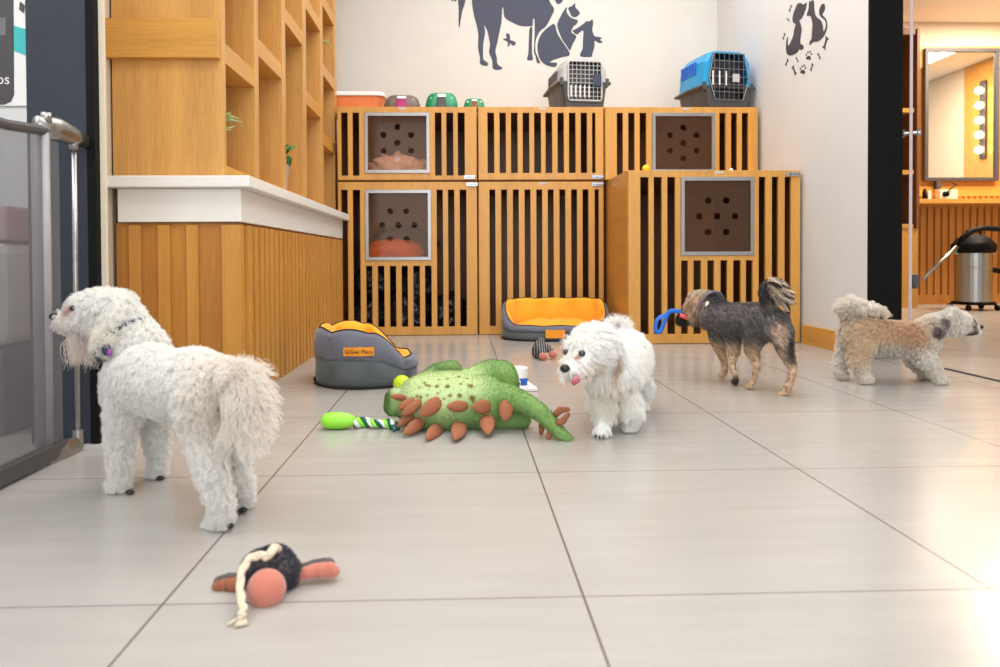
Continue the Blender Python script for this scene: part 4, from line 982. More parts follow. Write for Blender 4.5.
# ---------------------------------------------------------------- grey and tan terrier
def dog_grey():
    A_ = lambda u, v, y: V3(at(u, v, y))
    root = thing('dog', (1.05, 2.6, 0), 'short coated grey and tan dog carrying a blue loop in its mouth', 'dog', 'dogs on the tiled floor')
    leg = lambda pts: [(A_(u, v, y), r) for u, v, y, r in pts]
    chains = [
        leg([(716, 316, 2.78, .062), (732, 320, 2.71, .064), (748, 319, 2.63, .060), (764, 320, 2.56, .062), (773, 324, 2.52, .056)]),
        leg([(716, 310, 2.79, .052), (707, 303, 2.84, .049), (699, 303, 2.87, .050)]),
        leg([(697, 306, 2.88, .047), (690, 313, 2.90, .038), (684, 318, 2.92, .026), (680, 321, 2.94, .018)]),
        leg([(717, 334, 2.78, .034), (720, 350, 2.79, .019), (725, 364, 2.80, .012), (724, 373, 2.80, .012), (721, 375, 2.80, .013)]),
        leg([(732, 336, 2.72, .032), (734, 350, 2.70, .019), (731, 364, 2.70, .013), (736, 377, 2.68, .010), (735, 382, 2.67, .011), (733, 382, 2.69, .010)]),
        leg([(756, 330, 2.58, .046), (751, 348, 2.60, .024), (757, 366, 2.575, .013), (754, 378, 2.59, .011), (750, 386, 2.60, .012), (747, 388, 2.62, .011)]),
        leg([(780, 330, 2.49, .042), (785, 350, 2.49, .025), (793, 368, 2.455, .014), (790, 381, 2.465, .012), (786, 391, 2.475, .013), (780, 394, 2.49, .011)]),
        leg([(768, 306, 2.50, .020), (764, 293, 2.49, .018), (768, 284, 2.48, .016), (776, 284, 2.475, .015), (781, 292, 2.475, .014), (776, 300, 2.47, .011)]),
        leg([(700, 292, 2.83, .012), (697, 302, 2.815, .016), (694, 312, 2.82, .016), (693, 318, 2.83, .010)]),
    ]
    body = blob('body', chains, [], M['skin'], root, .0065, 5)
    GR, DK, TAN, TN2, BL = (158, 152, 150), (92, 90, 96), (252, 224, 192), (214, 172, 138), (250, 230, 206)
    z = lambda v, y=2.6: at(700, v, y).z
    def base(P):
        c = np.tile(LIN(GR), (len(P), 1)); w = 1 / (1 + np.exp((P[:, 2] - .165) * 130)); c = c * (1 - w[:, None]) + LIN(TAN) * w[:, None]
        return c
    cf = lambda P: blend(P, base, [
        (A_(718, 300, 2.80), (.06, .09, .05), DK, 6), (A_(706, 296, 2.84), (.03, .05, .035), (64, 64, 74), 8),
        (A_(694, 303, 2.84), (.044, .07, .062), (244, 210, 176), 8), (A_(697, 290, 2.86), (.05, .05, .022), (254, 240, 220), 7), (A_(681, 318, 2.92), (.022, .05, .035), (78, 70, 66), 6), (A_(700, 318, 2.83), (.025, .04, .018), (214, 184, 152), 7),
        (A_(776, 334, 2.43), (.052, .05, .062), (250, 222, 200), 8), (A_(784, 345, 2.43), (.03, .05, .05), (250, 222, 198), 6), (A_(753, 355, 2.54), (.03, .06, .04), TAN, 5),
        (A_(776, 292, 2.45), (.026, .05, .05), BL, 6), (A_(772, 279, 2.50), (.05, .04, .014), (84, 78, 78), 6), (A_(762, 293, 2.49), (.012, .04, .05), (88, 84, 88), 6),
        (A_(790, 350, 2.46), (.014, .05, .05), (110, 100, 96), 6), (A_(736, 382, 2.67), .024, (70, 62, 60), 6)])
    paint(body, lambda P: cf(P) * .9)
    def ln(P):
        L = np.full(len(P), .013); L = np.where(P[:, 2] < .12, .007, L)
        L = np.where(near(P, A_(772, 290, 2.48), (.035, .05, .04)) > .6, .024, L); L = np.where(near(P, A_(694, 308, 2.84), (.03, .04, .05)) > .6, .024, L)
        L = np.where(near(P, A_(700, 320, 2.86), (.03, .06, .02)) > .6, .026, L)
        L = np.where(near(P, A_(776, 338, 2.43), (.05, .05, .05)) > .6, .007, L)
        return L
    def cb(P, N):
        G = np.tile(np.array([.35, -.7, -.7]), (len(P), 1))
        w = near(P, A_(772, 290, 2.47), (.045, .06, .045))[:, None]; G = G * (1 - w) + np.array([.9, 0, -.6]) * w
        w = near(P, A_(692, 308, 2.85), (.05, .07, .06))[:, None]; G = G * (1 - w) + np.array([-.25, 0, -1.0]) * w
        return G
    fur('fur', body, root, int(60000 * DEN), ln, cb, cf, curl=.0, rad=.0006, K=5, clumps=2600, cl=.4, seed=9, vary=.45, lift=.5, jit=.35)
    # long locks streaming from the tail tip
    b = fur('tail_hair', blob('tail_tuft', [leg([(769, 283, 2.462, .012), (777, 287, 2.455, .010), (776, 296, 2.452, .010)])], [], M['skin'], root, .006, 3), root, 1500, .048, (1.4, 0, -.75), lambda P: np.where((np.sin(P[:, 2:3] * 420) > -.1), LIN(BL), LIN((70, 62, 60))), rad=.0009, K=7, clumps=46, cl=.75, seed=3, vary=.2, lift=.35, jit=.25)
    paint([o for o in root.children if o.name.startswith('tail_tuft')][0], lambda P: np.tile(LIN((200, 172, 144)), (len(P), 1)))
    c0 = A_(711.5, 306.5, 2.812); dr = (A_(702, 302, 2.86) - A_(722, 311, 2.76)).normalized(); u_ = dr.orthogonal().normalized(); v_ = dr.cross(u_); b = MB()
    b.tube([c0  + (u_ * math.cos(a) + v_ * math.sin(a)) * .0615 for a in [k * 2 * PI / 30 for k in range(30)]], .0055, 8, close=True).build('collar', plain('mauve_grey_collar', (104, 98, 112), .6), root, smooth=True)
    MB().ell(A_(707, 304, 2.752), (.006, .004, .011), Matrix.Rotation(.5, 3, 'Y')).build('name_tag', M['white'], root, smooth=True)
    MB().ell(A_(679, 322, 2.945), .013).build('nose', M['nose'], root, smooth=True)
    eyeball(root, A_(685, 309, 2.90), .007)
    # blue strap toy held in the mouth
    ty = thing('strap_toy', tuple(A_(672, 322, 2.90)), 'bright blue looped strap toy hanging from the mouth of the grey dog', 'dog toy')
    blue = plain('royal_blue_webbing', (24, 104, 206), .6)
    pts = [A_(u, v, y) for u, v, y in ((690, 316, 2.885), (683, 313, 2.89), (676, 311, 2.895), (669, 312, 2.90), (665, 320, 2.90), (662, 328, 2.90), (659.5, 332, 2.90), (656, 331, 2.905), (655.5, 326, 2.91), (657, 320, 2.91), (662, 316, 2.91), (670, 313.5, 2.91))]
    sp = []
    for i in range(len(pts) - 1):
        for k in range(4):
            p0, p1, p2, p3 = pts[max(0, i - 1)], pts[i], pts[i + 1], pts[min(len(pts) - 1, i + 2)]; t = k / 4
            sp.append(.5 * ((2 * p1) + (p2 - p0) * t + (2 * p0 - 5 * p1 + 4 * p2 - p3) * t * t + (3 * p1 - p0 - 3 * p2 + p3) * t ** 3))
    sp.append(pts[-1]); b = MB(); b.tube(sp, .009, 8, flat=.28).build('strap', blue, ty, smooth=True)
    b = MB(); b.tube([A_(680, 315, 2.87), A_(688, 318, 2.865), A_(695, 318, 2.87)], [.008, .009, .006], 10, flat=.6).build('grip', plain('coral_rubber', (236, 96, 84), .5), ty, smooth=True)
    return root
dog_grey()
# ---------------------------------------------------------------- cream and apricot dog in profile
def dog_cream():
    A_ = lambda u, v, y: V3(at(u, v, y))
    root = thing('dog', (1.68, 2.72, 0), 'curly cream and apricot dog stepping over the threshold to the right', 'dog', 'dogs on the tiled floor')
    leg = lambda pts: [(A_(u, v, y), r) for u, v, y, r in pts]
    chains = [
        leg([(856, 332, 2.73, .058), (872, 336, 2.72, .056), (892, 337, 2.71, .057), (912, 339, 2.70, .058), (924, 340, 2.70, .052)]),
        leg([(924, 332, 2.70, .046), (934, 326, 2.70, .040), (946, 323, 2.70, .038)]),
        leg([(951, 322, 2.70, .042), (958, 322, 2.70, .040), (968, 327, 2.70, .026), (976, 328, 2.70, .015)]),
        leg([(862, 346, 2.70, .046), (858, 358, 2.695, .032), (862, 370, 2.69, .023), (864, 377, 2.685, .020), (868, 379, 2.685, .017)]),
        leg([(850, 346, 2.78, .042), (845, 358, 2.785, .028), (838, 368, 2.79, .020), (842, 374, 2.785, .018), (845, 376, 2.78, .015)]),
        leg([(922, 352, 2.68, .036), (929, 362, 2.67, .026), (936, 372, 2.665, .021), (940, 379, 2.66, .018), (944, 380, 2.66, .015)]),
        leg([(914, 354, 2.76, .036), (918, 364, 2.77, .024), (924, 373, 2.775, .019), (930, 376, 2.77, .017)]),
        leg([(852, 318, 2.72, .022), (846, 311, 2.72, .021), (850, 306, 2.71, .020), (862, 305, 2.70, .017), (876, 309, 2.69, .014), (888, 313, 2.68, .008)]),
        leg([(953, 310, 2.675, .012), (947, 320, 2.650, .016), (941, 331, 2.645, .015)]),
    ]
    body = blob('body', chains, [], M['skin'], root, .0065, 5)
    W0, AP, DK = (252, 247, 238), (205, 170, 134), (130, 116, 118)
    n_ = np.random.default_rng(2)
    def cf(P):
        c = blend(P, W0, [(A_(886, 330, 2.66), (.14, .08, .055), (236, 206, 172), 4), (A_(862, 345, 2.66), (.05, .06, .08), (244, 222, 192), 4), (A_(912, 333, 2.66), (.06, .06, .045), (226, 190, 154), 4), (A_(838, 318, 2.70), (.03, .05, .05), (244, 226, 202), 5),
                          (A_(876, 302, 2.67), (.05, .05, .012), W0, 7), (A_(895, 352, 2.66), (.07, .08, .03), (226, 220, 212), 5), (A_(940, 308, 2.7), (.05, .06, .03), (240, 236, 230), 5),
                          (A_(942, 331, 2.63), (.018, .03, .026), DK, 7), (A_(949, 322, 2.63), (.013, .03, .020), (158, 142, 138), 7), (A_(936, 318, 2.65), (.02, .03, .03), (206, 182, 150), 6), (A_(972, 322, 2.69), (.014, .04, .02), (128, 92, 76), 8), (A_(974, 330, 2.69), (.015, .03, .010), (170, 140, 120), 6)])
        return c
    paint(body, lambda P: cf(P) * .9)
    def ln(P):
        L = np.full(len(P), .021); L = np.where(P[:, 2] < .07, .014, L)
        L = np.where(near(P, A_(853, 308, 2.71), (.05, .05, .03)) > .6, .034, L); L = np.where(near(P, A_(970, 328, 2.7), (.03, .05, .03)) > .6, .012, L)
        L = np.where(near(P, A_(977, 326, 2.7), .012) > .6, .005, L); L = np.where(near(P, A_(966, 324, 2.66), .012) > .6, .007, L); L = np.where(near(P, A_(946, 326, 2.65), (.02, .03, .04)) > .6, .022, L); L = np.where(near(P, A_(890, 350, 2.70), (.06, .06, .02)) > .5, .027, L); return L
    def cb(P, N):
        G = np.tile(np.array([-.25, 0, -.7]), (len(P), 1)); w = near(P, A_(850, 308, 2.71), (.05, .05, .04))[:, None]; G = G * (1 - w) + np.array([-.5, -.1, .1]) * w
        w = near(P, A_(945, 322, 2.66), (.05, .05, .05))[:, None]; G = G * (1 - w) + np.array([-.7, 0, -.6]) * w; return G
    fur('fur', body, root, int(60000 * DEN), ln, cb, cf, curl=.0030, rad=.0007, K=8, clumps=3000, cl=.6, seed=12, vary=.13, lift=.6, jit=.45, turns=1.3)
    eyeball(root, A_(971.5, 322.5, 2.672), (.0075, .006, .007)); MB().ell(A_(980.5, 327, 2.70), (.010, .011, .009)).build('nose', M['nose'], root, smooth=True)
    b = MB(); b.tube([A_(978, 333.5, 2.69), A_(973, 334.5, 2.672), A_(967, 334.5, 2.668)], [.003, .0045, .003], 8).build('lip', M['nose'], root, smooth=True)
    return root
dog_cream()
# ------------------------------------------------------------------ pet beds
def pet_bed(label, c, a, b_, rot, hlo, hhi, tag_ang, tag_txt, name='pet_bed', th=.065, tuft=5, rise=(.12, .62), puff=.006):
    root = thing(name, (c[0], c[1], 0), label, 'pet bed')
    Rz = Matrix.Translation((c[0], c[1], 0)) @ Matrix.Rotation(rot, 4, 'Z'); n = 96
    def hgt(t):                                # rim height: high round the back (t = 90 deg), low at the front
        s = .5 + .5 * math.sin(t); s = min(1, max(0, (s - rise[0]) / rise[1])); s = s * s * (3 - 2 * s)
        return hlo + (hhi - hlo) * s + puff * (abs(math.sin(t * tuft)) - .5)
    def sup(t, ra, rb, p=2.25):
        ct, st = math.cos(t), math.sin(t); r = (abs(ct) ** p + abs(st) ** p) ** (-1 / p); return ra * r * ct, rb * r * st
    def ringset(prof):
        bm = MB(); rings = []
        for f in prof:
            R = []
            for k in range(n):
                t = 2 * PI * k / n; off, z = f(t); x, y = sup(t, a + off, b_ + off); R.append(bm.bm.verts.new(Rz @ Vector((x, y, z))))
            rings.append(R)
        return bm, rings
    cr = lambda t: puff * 2.4 * (1 - abs(math.sin(t * tuft)))
    seam = lambda t: max(hlo * .6, hgt(t) * .5)
    bm, r = ringset([lambda t: (-.015, .001), lambda t: (-.004, .006), lambda t: (.004 - cr(t), seam(t) * .5), lambda t: (-.001, seam(t) * .93), lambda t: (-.006, seam(t))])
    bm.loft(r, cap=False); bm.bm.faces.new(list(reversed(r[0]))); bm.build('lower_wall', M['grey_low'], root, smooth=True)
    bm, r = ringset([lambda t: (-.02, .0002), lambda t: (.001, .0004), lambda t: (.004, .010), lambda t: (.001, .012)]); bm.loft(r, cap=False); bm.build('base_trim', M['dark_base'], root)
    bm, r = ringset([lambda t: (-.006, seam(t) + .0006), lambda t: (.004, seam(t) + (hgt(t) - seam(t)) * .15), lambda t: (.008 - cr(t) * .7, seam(t) + (hgt(t) - seam(t)) * .45), lambda t: (-.002, seam(t) + (hgt(t) - seam(t)) * .82), lambda t: (-.016, hgt(t) - .004), lambda t: (-.024, hgt(t))])
    bm.loft(r, cap=False); bm.build('upper_wall', M['grey_fab'], root, smooth=True)
    cz = hlo * .72
    c2 = lambda t: .042 * (1 - abs(math.sin(t * tuft + .5)))
    bm, r = ringset([lambda t: (-.0245, hgt(t) - .0005), lambda t: (-.034, hgt(t) + .002 - c2(t) * .5), lambda t: (-.05 + c2(t) * .5, hgt(t) * .86 + cz * .14 - .002), lambda t: (-th + c2(t), hgt(t) * .5 + cz * .5), lambda t: (-th * .98, cz + .004), lambda t: (-th * .8, cz - .02)])
    bm.loft(r, cap=False); bm.build('padded_lining', M['yel_fab'], root, smooth=True)
    bm = MB(); rings = []
    for f, z in ((1, cz - .03), (1.0, cz - .005), (.94, cz + .012), (.8, cz + .03), (.6, cz + .045), (.42, cz + .05), (.18, cz + .048), (.02, cz + .044)):
        rings.append([bm.bm.verts.new(Rz @ Vector((*sup(2 * PI * k / n, (a - th * .95) * f, (b_ - th * .95) * f), z + (.006 * math.sin(k / n * 2 * PI * 6) if .3 < f < .8 else 0)))) for k in range(n)])
    bm.loft(rings); bm.build('cushion', M['yel_fab'], root, smooth=True)
    bm = MB(); bm.tube([Rz @ Vector((*sup(2 * PI * k / n, a - .022, b_ - .022), hgt(2 * PI * k / n) + .001)) for k in range(n)], .0028, 6, close=True).build('piping', M['dark_base'], root)
    t = tag_ang; x, y = sup(t, a + .011, b_ + .011); x2, y2 = sup(t + .01, a + .011, b_ + .011); tx = Vector((x2 - x, y2 - y, 0)).normalized(); nr = Vector((tx.y, -tx.x, 0))
    hz = hgt(t); zc = (hz * .66 if tag_txt else hz * .50); w, h = (.062, .016) if tag_txt else (.055, .024)
    up = Vector((0, 0, 1)); Mt = Rz @ Matrix(((tx.x, up.x, nr.x, x), (tx.y, up.y, nr.y, y), (0, up.z, 0, zc), (0, 0, 0, 1)))
    rows = []
    bm = MB()                                  # the tag follows the wall's curve
    P = []
    for k in range(13):
        tt = t + (k - 6) / 6 * (w / (math.hypot(*sup(t, a, b_)) if tag_txt else .325)); xx, yy = sup(tt, a + .0105, b_ + .0105); xi, yi = sup(tt, a + .002, b_ + .002)
        sk = 1 if tag_txt else (.86 + 0 * k)
        P.append([bm.bm.verts.new(Rz @ Vector((xx, yy, zc - h))), bm.bm.verts.new(Rz @ Vector((xx, yy, zc + h))), bm.bm.verts.new(Rz @ Vector((xi, yi, zc + h))), bm.bm.verts.new(Rz @ Vector((xi, yi, zc - h)))])
    bm.loft(P); tg = bm.build('name_label', M['tag_or'], root)
    if tag_txt:
        text(tag_txt, (0, 0, 0), .021, M['dark_base'], tg, Mx=Mt @ Matrix.Translation((0, 0, .0032)))
    return root, hgt, Rz
pet_bed('open oval pet bed with amber lining and grey walls against the lower kennels', (.575, 4.335), .325, .19, 0, .09, .235, -PI / 2 - .08, '')
bed1, hg1, Rz1 = pet_bed('grey pet bed with amber lining and orange label beside the slatted counter', (-.385, 2.91), .235, .205, math.radians(100), .10, .215, math.radians(170), 'GiGwi Place', tuft=4, rise=(.05, .46), puff=.015)
o = lumpy('grey_plush_ball', tuple(at(351, 326, 3.12)), (.042, .03, .018), M['plastic_lg'], 5, .25, freq=2.5); tag(o, 'small grey furry lump on the far rim of the bed beside the counter', 'toy')
# ------------------------------------------------------------------ green dinosaur plush
def dino():
    A_ = lambda u, v, y: V3(at(u, v, y)); leg = lambda pts: [(A_(u, v, y), r) for u, v, y, r in pts]
    root = thing('dinosaur_plush', (-.06, 2.08, 0), 'large green plush dinosaur with brown back plates lying on its side', 'plush toy')
    chains = [leg([(403, 401, 2.10, .036), (396, 399, 2.10, .034), (393, 407, 2.09, .028)]), leg([(410, 403, 2.10, .045), (420, 402, 2.10, .060)]),
              leg([(470, 385, 2.16, .050), (490, 374, 2.20, .045), (503, 374, 2.20, .042), (508, 384, 2.16, .036), (506, 391, 2.13, .030)]),
              leg([(425, 386, 2.22, .040), (438, 374, 2.30, .036), (452, 371, 2.30, .034)]),
              leg([(490, 415, 2.08, .045), (512, 418, 2.06, .038), (521, 419, 2.05, .030)]),
              leg([(478, 398, 2.10, .062), (505, 398, 2.05, .044), (523, 402, 1.99, .030), (540, 412, 1.94, .024), (552, 424, 1.92, .021), (562, 435, 1.905, .018), (568, 439, 1.90, .015)])]
    ells = [(A_(450, 402, 2.12), (.155, .13, .090)), (A_(432, 402, 2.11), (.110, .11, .085)), (A_(482, 404, 2.10), (.09, .10, .085))]
    body = blob('body', chains, ells, M['skin'], root, .0042, 22)
    PALE, MID, DKG = (188, 206, 150), (122, 156, 90), (82, 112, 56)
    spots = []
    for x, y, r in ((337, 245, 8), (386, 205, 6), (437, 243, 9), (390, 285, 8), (443, 297, 10), (348, 285, 6), (290, 245, 7), (257, 243, 6), (238, 230, 5), (244, 240, 5), (215, 250, 4), (205, 288, 5), (220, 292, 6), (250, 283, 4), (335, 212, 4), (300, 216, 4), (395, 236, 4), (295, 275, 4), (258, 312, 5), (322, 300, 4), (450, 312, 4), (420, 210, 5), (456, 408, 5)):
        h_, n_ = hit(body, 370 + x / 4.348, 330 + y / 4.348)
        if h_: spots.append((tuple(h_), r / 4.348 * .0029 * 1.35))
    def col(P):
        c = blend(P, MID, [(A_(436, 380, 2.08), (.145, .16, .095), PALE, 9), (A_(398, 385, 2.08), (.04, .06, .04), (178, 196, 146), 7), (A_(420, 425, 2.02), (.10, .06, .035), (144, 172, 110), 6), (A_(386, 400, 2.08), (.016, .05, .05), DKG, 6), (A_(440, 375, 2.28), (.06, .05, .03), DKG, 6),
                           (A_(506, 385, 2.14), (.035, .06, .03), (98, 128, 58), 6), (A_(500, 405, 2.05), (.06, .08, .03), (116, 150, 80), 6)])
        for s_, r_ in spots:
            w = 1 / (1 + np.exp((np.linalg.norm(P - np.array(s_), axis=1) / r_ - 1) * 6)); c = c * (1 - w[:, None]) + LIN((112, 92, 30)) * w[:, None]
        return c
    paint(body, col)
    fur('plush_pile', body, root, 26000, .0045, (.2, 0, -.3), lambda P: col(P) * 1.05, rad=.0006, K=3, seed=21, vary=.08, lift=1, jit=.5)
    def plate(p, n, up, L, w, th=.009):
        n = n.normalized(); up = (up - n * up.dot(n)).normalized(); s = n.cross(up); b = MB()
        Mx = Matrix(((s.x, up.x, n.x, p.x), (s.y, up.y, n.y, p.y), (s.z, up.z, n.z, p.z), (0, 0, 0, 1))); rings = []
        for k in range(9):
            t = k / 8; ww = w * max(.10, math.sin(PI * min(1, .16 + .84 * t)) ** .62); d = th * math.sin(PI * min(1, .12 + t * .84)) + .001
            rings.append([b.bm.verts.new(Mx @ Vector((ww * math.cos(q * PI / 6), L * (t - .12), d * math.sin(q * PI / 6)))) for q in range(12)])
        b.loft(rings); return b.build('back_plate', M['rust'], root, smooth=True)
    C0 = Vector((0, 0, CAM_H))
    for u0, v0, u1, v1, w in ((405, 398, 388, 396, .010), (413, 401, 396, 410, .014), (419, 403, 399, 417, .015), (438, 402, 417, 418, .021), (465, 406, 444, 407, .016), (488, 407, 470, 407, .021), (507, 403, 504, 424, .021),
                              (412, 415, 395, 428, .013), (422, 421, 401, 436, .018), (440, 427, 424, 441, .020), (461, 424, 454, 442, .022), (487, 417, 488, 437, .022)):
        h_, n_ = hit(body, u0, v0)
        if h_ is None: h_ = A_(u0, v0, 2.0)
        q = A_(u1, v1, h_.y - .03)
        if q.z < .010: q = A_(u1, v1, (CAM_H - .010) / ((CAM_H - A_(u1, v1, 1.0).z)))
        d = q - h_; view = (C0 - h_).normalized(); nn = (view - d.normalized() * view.dot(d.normalized())).normalized()
        plate(h_, nn, d, d.length, w)
    for pts in (((554, 416, 1.93), (560, 410, 1.91), (568, 409.5, 1.91)), ((556, 424, 1.91), (563, 421, 1.895), (568, 414.5, 1.90)), ((548, 419, 1.95), (542, 425, 1.955), (541, 433, 1.95)), ((554, 429, 1.925), (550, 434, 1.92), (548, 438, 1.915))):
        b = MB(); chain(b, [(A_(*p), r) for p, r in zip(pts, (.009, .0095, .006))]); b.build('tail_spike', M['rust'], root, smooth=True)
dino()
# ------------------------------------------------------------------ rope toy
def rope_toy():
    A_ = lambda u, v, y: V3(at(u, v, y))
    root = thing('rope_toy', (-.33, 2.04, 0), 'lime green rubber toy with a green and white braided rope tail', 'dog toy')
    b = MB(); c = A_(339, 423, 2.06); c.z = .0245
    b.lathe(c, [(.002, -.052), (.012, -.050), (.022, -.038), (.0245, -.018), (.024, .006), (.020, .028), (.013, .042), (.011, .046), (.002, .047)], 28, Matrix.Rotation(PI / 2, 3, 'Y') if False else Matrix(((0, 0, 1), (0, 1, 0), (-1, 0, 0)))).build('rubber_body', M['lime'], root, smooth=True)
    ctl = [Vector((c.x + .045, c.y, .018)), Vector((c.x + .075, c.y + .02, .014)), Vector((c.x + .105, c.y - .005, .016)), Vector((c.x + .135, c.y + .005, .013)), Vector((c.x + .158, c.y - .012, .012))]
    def path(t):
        t *= len(ctl) - 1; i = min(int(t), len(ctl) - 2); f = t - i; p0, p1, p2, p3 = ctl[max(0, i - 1)], ctl[i], ctl[i + 1], ctl[min(i + 2, len(ctl) - 1)]
        return .5 * ((2 * p1) + (p2 - p0) * f + (2 * p0 - 5 * p1 + 4 * p2 - p3) * f * f + (3 * p1 - p0 - 3 * p2 + p3) * f ** 3)
    for k, m in enumerate(('lime', 'rope_w', 'pine')):
        b = MB(); pts = []
        for i in range(60):
            t = i / 59; a = k * 2 * PI / 3 + t * 2 * PI * 3.2; p = path(t); r = .0095 + .003 * math.sin(t * 9); pts.append(p + Vector((0, math.cos(a) * r, math.sin(a) * r * .8)))
        b.tube(pts, .0062, 7); b.build('rope_strand', M[m], root, smooth=True)
    r = random.Random(2)
    for i in range(14):
        p = path(1) + Vector((-.01, r.uniform(-.01, .01), 0)); a = r.uniform(-1.3, 1.0); L = r.uniform(.03, .055)
        q = p + Vector((math.cos(a) * L * .6, math.sin(a) * L, -p.z + .004)); b = MB(); b.tube([p, (p + q) / 2 + Vector((0, 0, .008)), q], .0032, 5).build('frayed_end', M['pine' if i % 3 else 'rope_w'], root, smooth=True)
rope_toy()
p = at(402, 382, 2.60); b = MB(); pr = []
for k in range(41):
    t = k / 40; a = PI * t; pr.append((max(.0006, math.sin(a) * .032 * (1 + .035 * math.cos(t * 2 * PI * 7))), -math.cos(a) * .032))
cc = (p.x, p.y, .034)
b.lathe(cc, pr, 28, Euler((.5, .35, 0)).to_matrix()); o = b.build('ribbed_ball', M['lime_y'], smooth=True, origin=(p.x, p.y, 0)); tag(o, 'ribbed yellow green ball behind the head of the plush dinosaur', 'ball')
# ------------------------------------------------------------------ treat puzzle
pz = thing('puzzle_feeder', (.14, 2.75, 0), 'white treat puzzle with blue cups behind the plush dinosaur', 'puzzle feeder')
b = MB(); q = [at(490, 384, 2.78), at(521, 380, 2.80), at(538, 387, 2.66), at(500, 397, 2.56)]
F_ = lambda u, v: (lambda d: Vector((0, 0, CAM_H)) + d * ((0.012 - CAM_H) / d.z))(ROT.transposed() @ Vector(((u - CX) / FPX, (v - CY) / FPX, 1)))
pts = [F_(494, 388), F_(538, 388.5), F_(522, 376.5), F_(496, 376)]
b.slab([(p.x, p.y) for p in pts], [], Matrix(), .014); b.build('tray', M['white'], pz, bevel=.003)
c = F_(519, 377.5); b = MB(); b.lathe((c.x, c.y, .0145), [(.036, 0), (.037, .036), (.034, .040), (.030, .040), (.029, .034), (.001, .033)], 28).build('dispenser', M['white'], pz, bevel=.001)
for u, v in ((503, 389), (515, 390.5), (524, 385.5)):
    c = F_(u, v); b = MB(); b.lathe((c.x, c.y, .0145), [(.012, 0), (.013, .014), (.0165, .017), (.0165, .022), (.012, .022), (.011, .018), (.001, .017)], 20).build('cup', M['blue'], pz, bevel=.0008)
# ------------------------------------------------------------------ plush with pink feet near the bed
def stripe_mat():
    t = NT('striped_charcoal_knit'); v = t.coords((1, 1, 1)); w = t.n('ShaderNodeTexWave'); w.inputs['Scale'].default_value = 28; w.inputs['Distortion'].default_value = 2.5; t.l(v, w.inputs[0])
    t.l(t.ramp(w.outputs[1], [(.55, lin((48, 46, 52))), (.85, lin((150, 146, 148)))]), t.b.inputs['Base Color']); t.b.inputs['Roughness'].default_value = .9; return t.m
M['stripe'] = stripe_mat()
def small_plush():
    A_ = lambda u, v, y: V3(at(u, v, y))
    t = thing('striped_plush', tuple(V3((A_(545, 355, 3.45).x, 3.45, 0))), 'small charcoal striped plush with pink feet in front of the open pet bed', 'plush toy')
    c = A_(541, 350, 3.46); k = lambda dx, dy, dz: V3((c.x + dx, c.y + dy, max(.02, c.z + dz)))
    body = blob('body', [[(k(-.012, .02, -.012), .034), (k(-.006, .01, .018), .030), (k(.0, .01, .042), .020)], [(k(.0, .0, .018), .022), (k(.030, -.01, .012), .018), (k(.05, -.02, -.01), .014)], [(k(-.01, -.01, .01), .022), (k(.004, -.03, -.012), .018)]], [], M['stripe'], t, .004, 4)
    MB().ell(A_(543, 356.5, 3.40), (.021, .021, .019)).build('foot', M['pink'], t, smooth=True)
    MB().ell(A_(553, 354.5, 3.41), (.021, .021, .019)).build('foot', M['pink'], t, smooth=True)
small_plush()
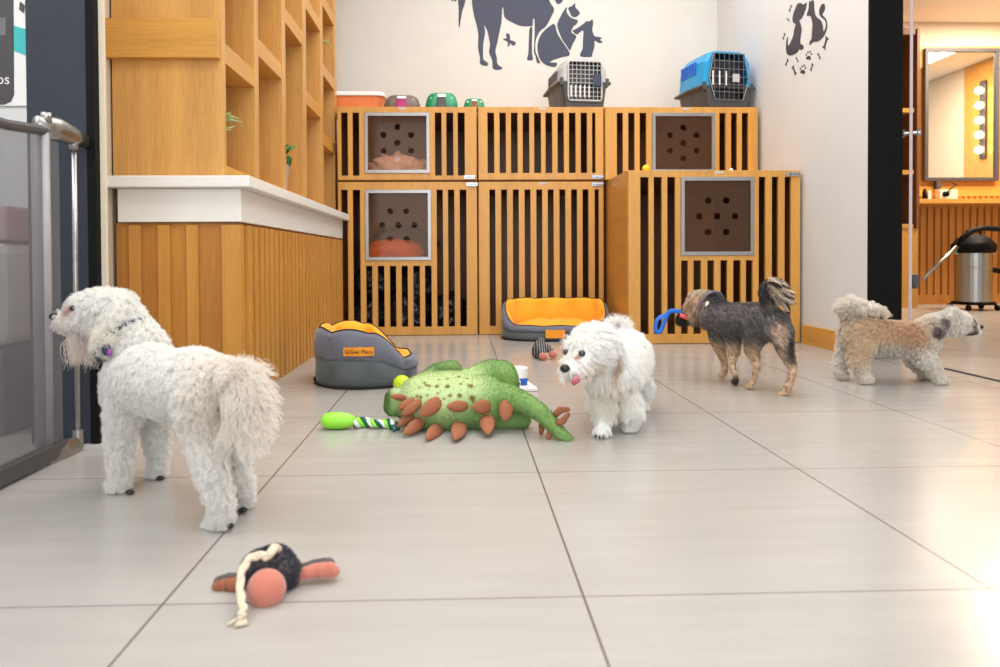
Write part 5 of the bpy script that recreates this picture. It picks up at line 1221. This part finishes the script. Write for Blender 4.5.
# ------------------------------------------------------------------ nearest toy
def near_toy():
    A_ = lambda u, v, y: V3(at(u, v, y)); N_ = lambda x, y, d: A_(190 + x / 5.56, 520 + y / 5.56, d)
    t = thing('plush_bone_toy', (-.27, 1.04, 0), 'charcoal and salmon plush toy tied with cream rope, nearest on the floor', 'plush toy')
    body = blob('body', [[(N_(390, 270, 1.075), .026), (N_(470, 260, 1.08), .030), (N_(520, 290, 1.07), .024)]], [(N_(455, 320, 1.065), (.036, .025, .025))], M['charcoal_wool'], t, .0035, 3)
    fur('wool', body, t, 5000, .006, (0, 0, -.3), lambda P: np.tile(LIN((84, 84, 96)), (len(P), 1)), rad=.0005, K=4, curl=.001, seed=4, vary=.4, lift=.8, jit=.7)
    MB().ell(N_(425, 382, 1.025), (.0275, .026, .0275), nu=28, nv=18).build('snout', M['pink'], t, smooth=True)
    for nm, pts in (('left', ((262, 355, 1.06, .011), (215, 356, 1.065, .011), (165, 366, 1.065, .009), (148, 370, 1.065, .007))), ('right', ((560, 318, 1.07, .009), (620, 300, 1.075, .0095), (700, 280, 1.08, .0115), (770, 275, 1.085, .0125), (800, 285, 1.085, .009)))):
        b = MB(); chain(b, [(N_(x, y, d), r) for x, y, d, r in pts]); pl = b.build('arm', M['pink' if nm == 'right' else 'rust'], t, smooth=True)
        b = MB(); chain(b, [(N_(x - 3, y - 22, d + .006), r * .92) for x, y, d, r in pts[:-1]]); b.build('arm_back', M['charcoal_wool'], pl, smooth=True)
    r = random.Random(5); ctl = [N_(x, y, d) for x, y, d in ((470, 150, 1.05), (430, 205, 1.035), (385, 195, 1.04), (330, 215, 1.035), (290, 280, 1.02), (278, 360, 1.005), (285, 440, .985), (300, 505, .97), (275, 545, .955))]
    for k in range(3):
        b = MB(); pts = []
        for i in range(len(ctl) - 1):
            for m in range(6):
                f = m / 6; p = ctl[i].lerp(ctl[i + 1], f); a = k * 2 * PI / 3 + (i + f) * 2.2; pts.append(p + Vector((math.cos(a) * .0028, math.sin(a) * .0015, math.sin(a) * .0028)))
        for q in pts: q.z = max(q.z, .004)
        b.tube(pts, .0036, 7); b.build('rope_strand', M['cream_rope'], t, smooth=True)
    e = ctl[-2]
    for i in range(9):
        a = r.uniform(-1, 1); b = MB(); b.tube([Vector((e.x, e.y, .006)), Vector((e.x + a * .008 - .002, e.y - .012, .006)), Vector((e.x + a * .014 - .004, e.y - .022 + abs(a) * .006, .003))], .0022, 5).build('frayed_end', M['cream_rope'], t, smooth=True)
    b = MB(); b.tube([N_(430, 205, 1.035), N_(455, 180, 1.04), N_(480, 150, 1.05), N_(495, 165, 1.055)], .0055, 8).build('rope_knot', M['cream_rope'], t, smooth=True)
near_toy()
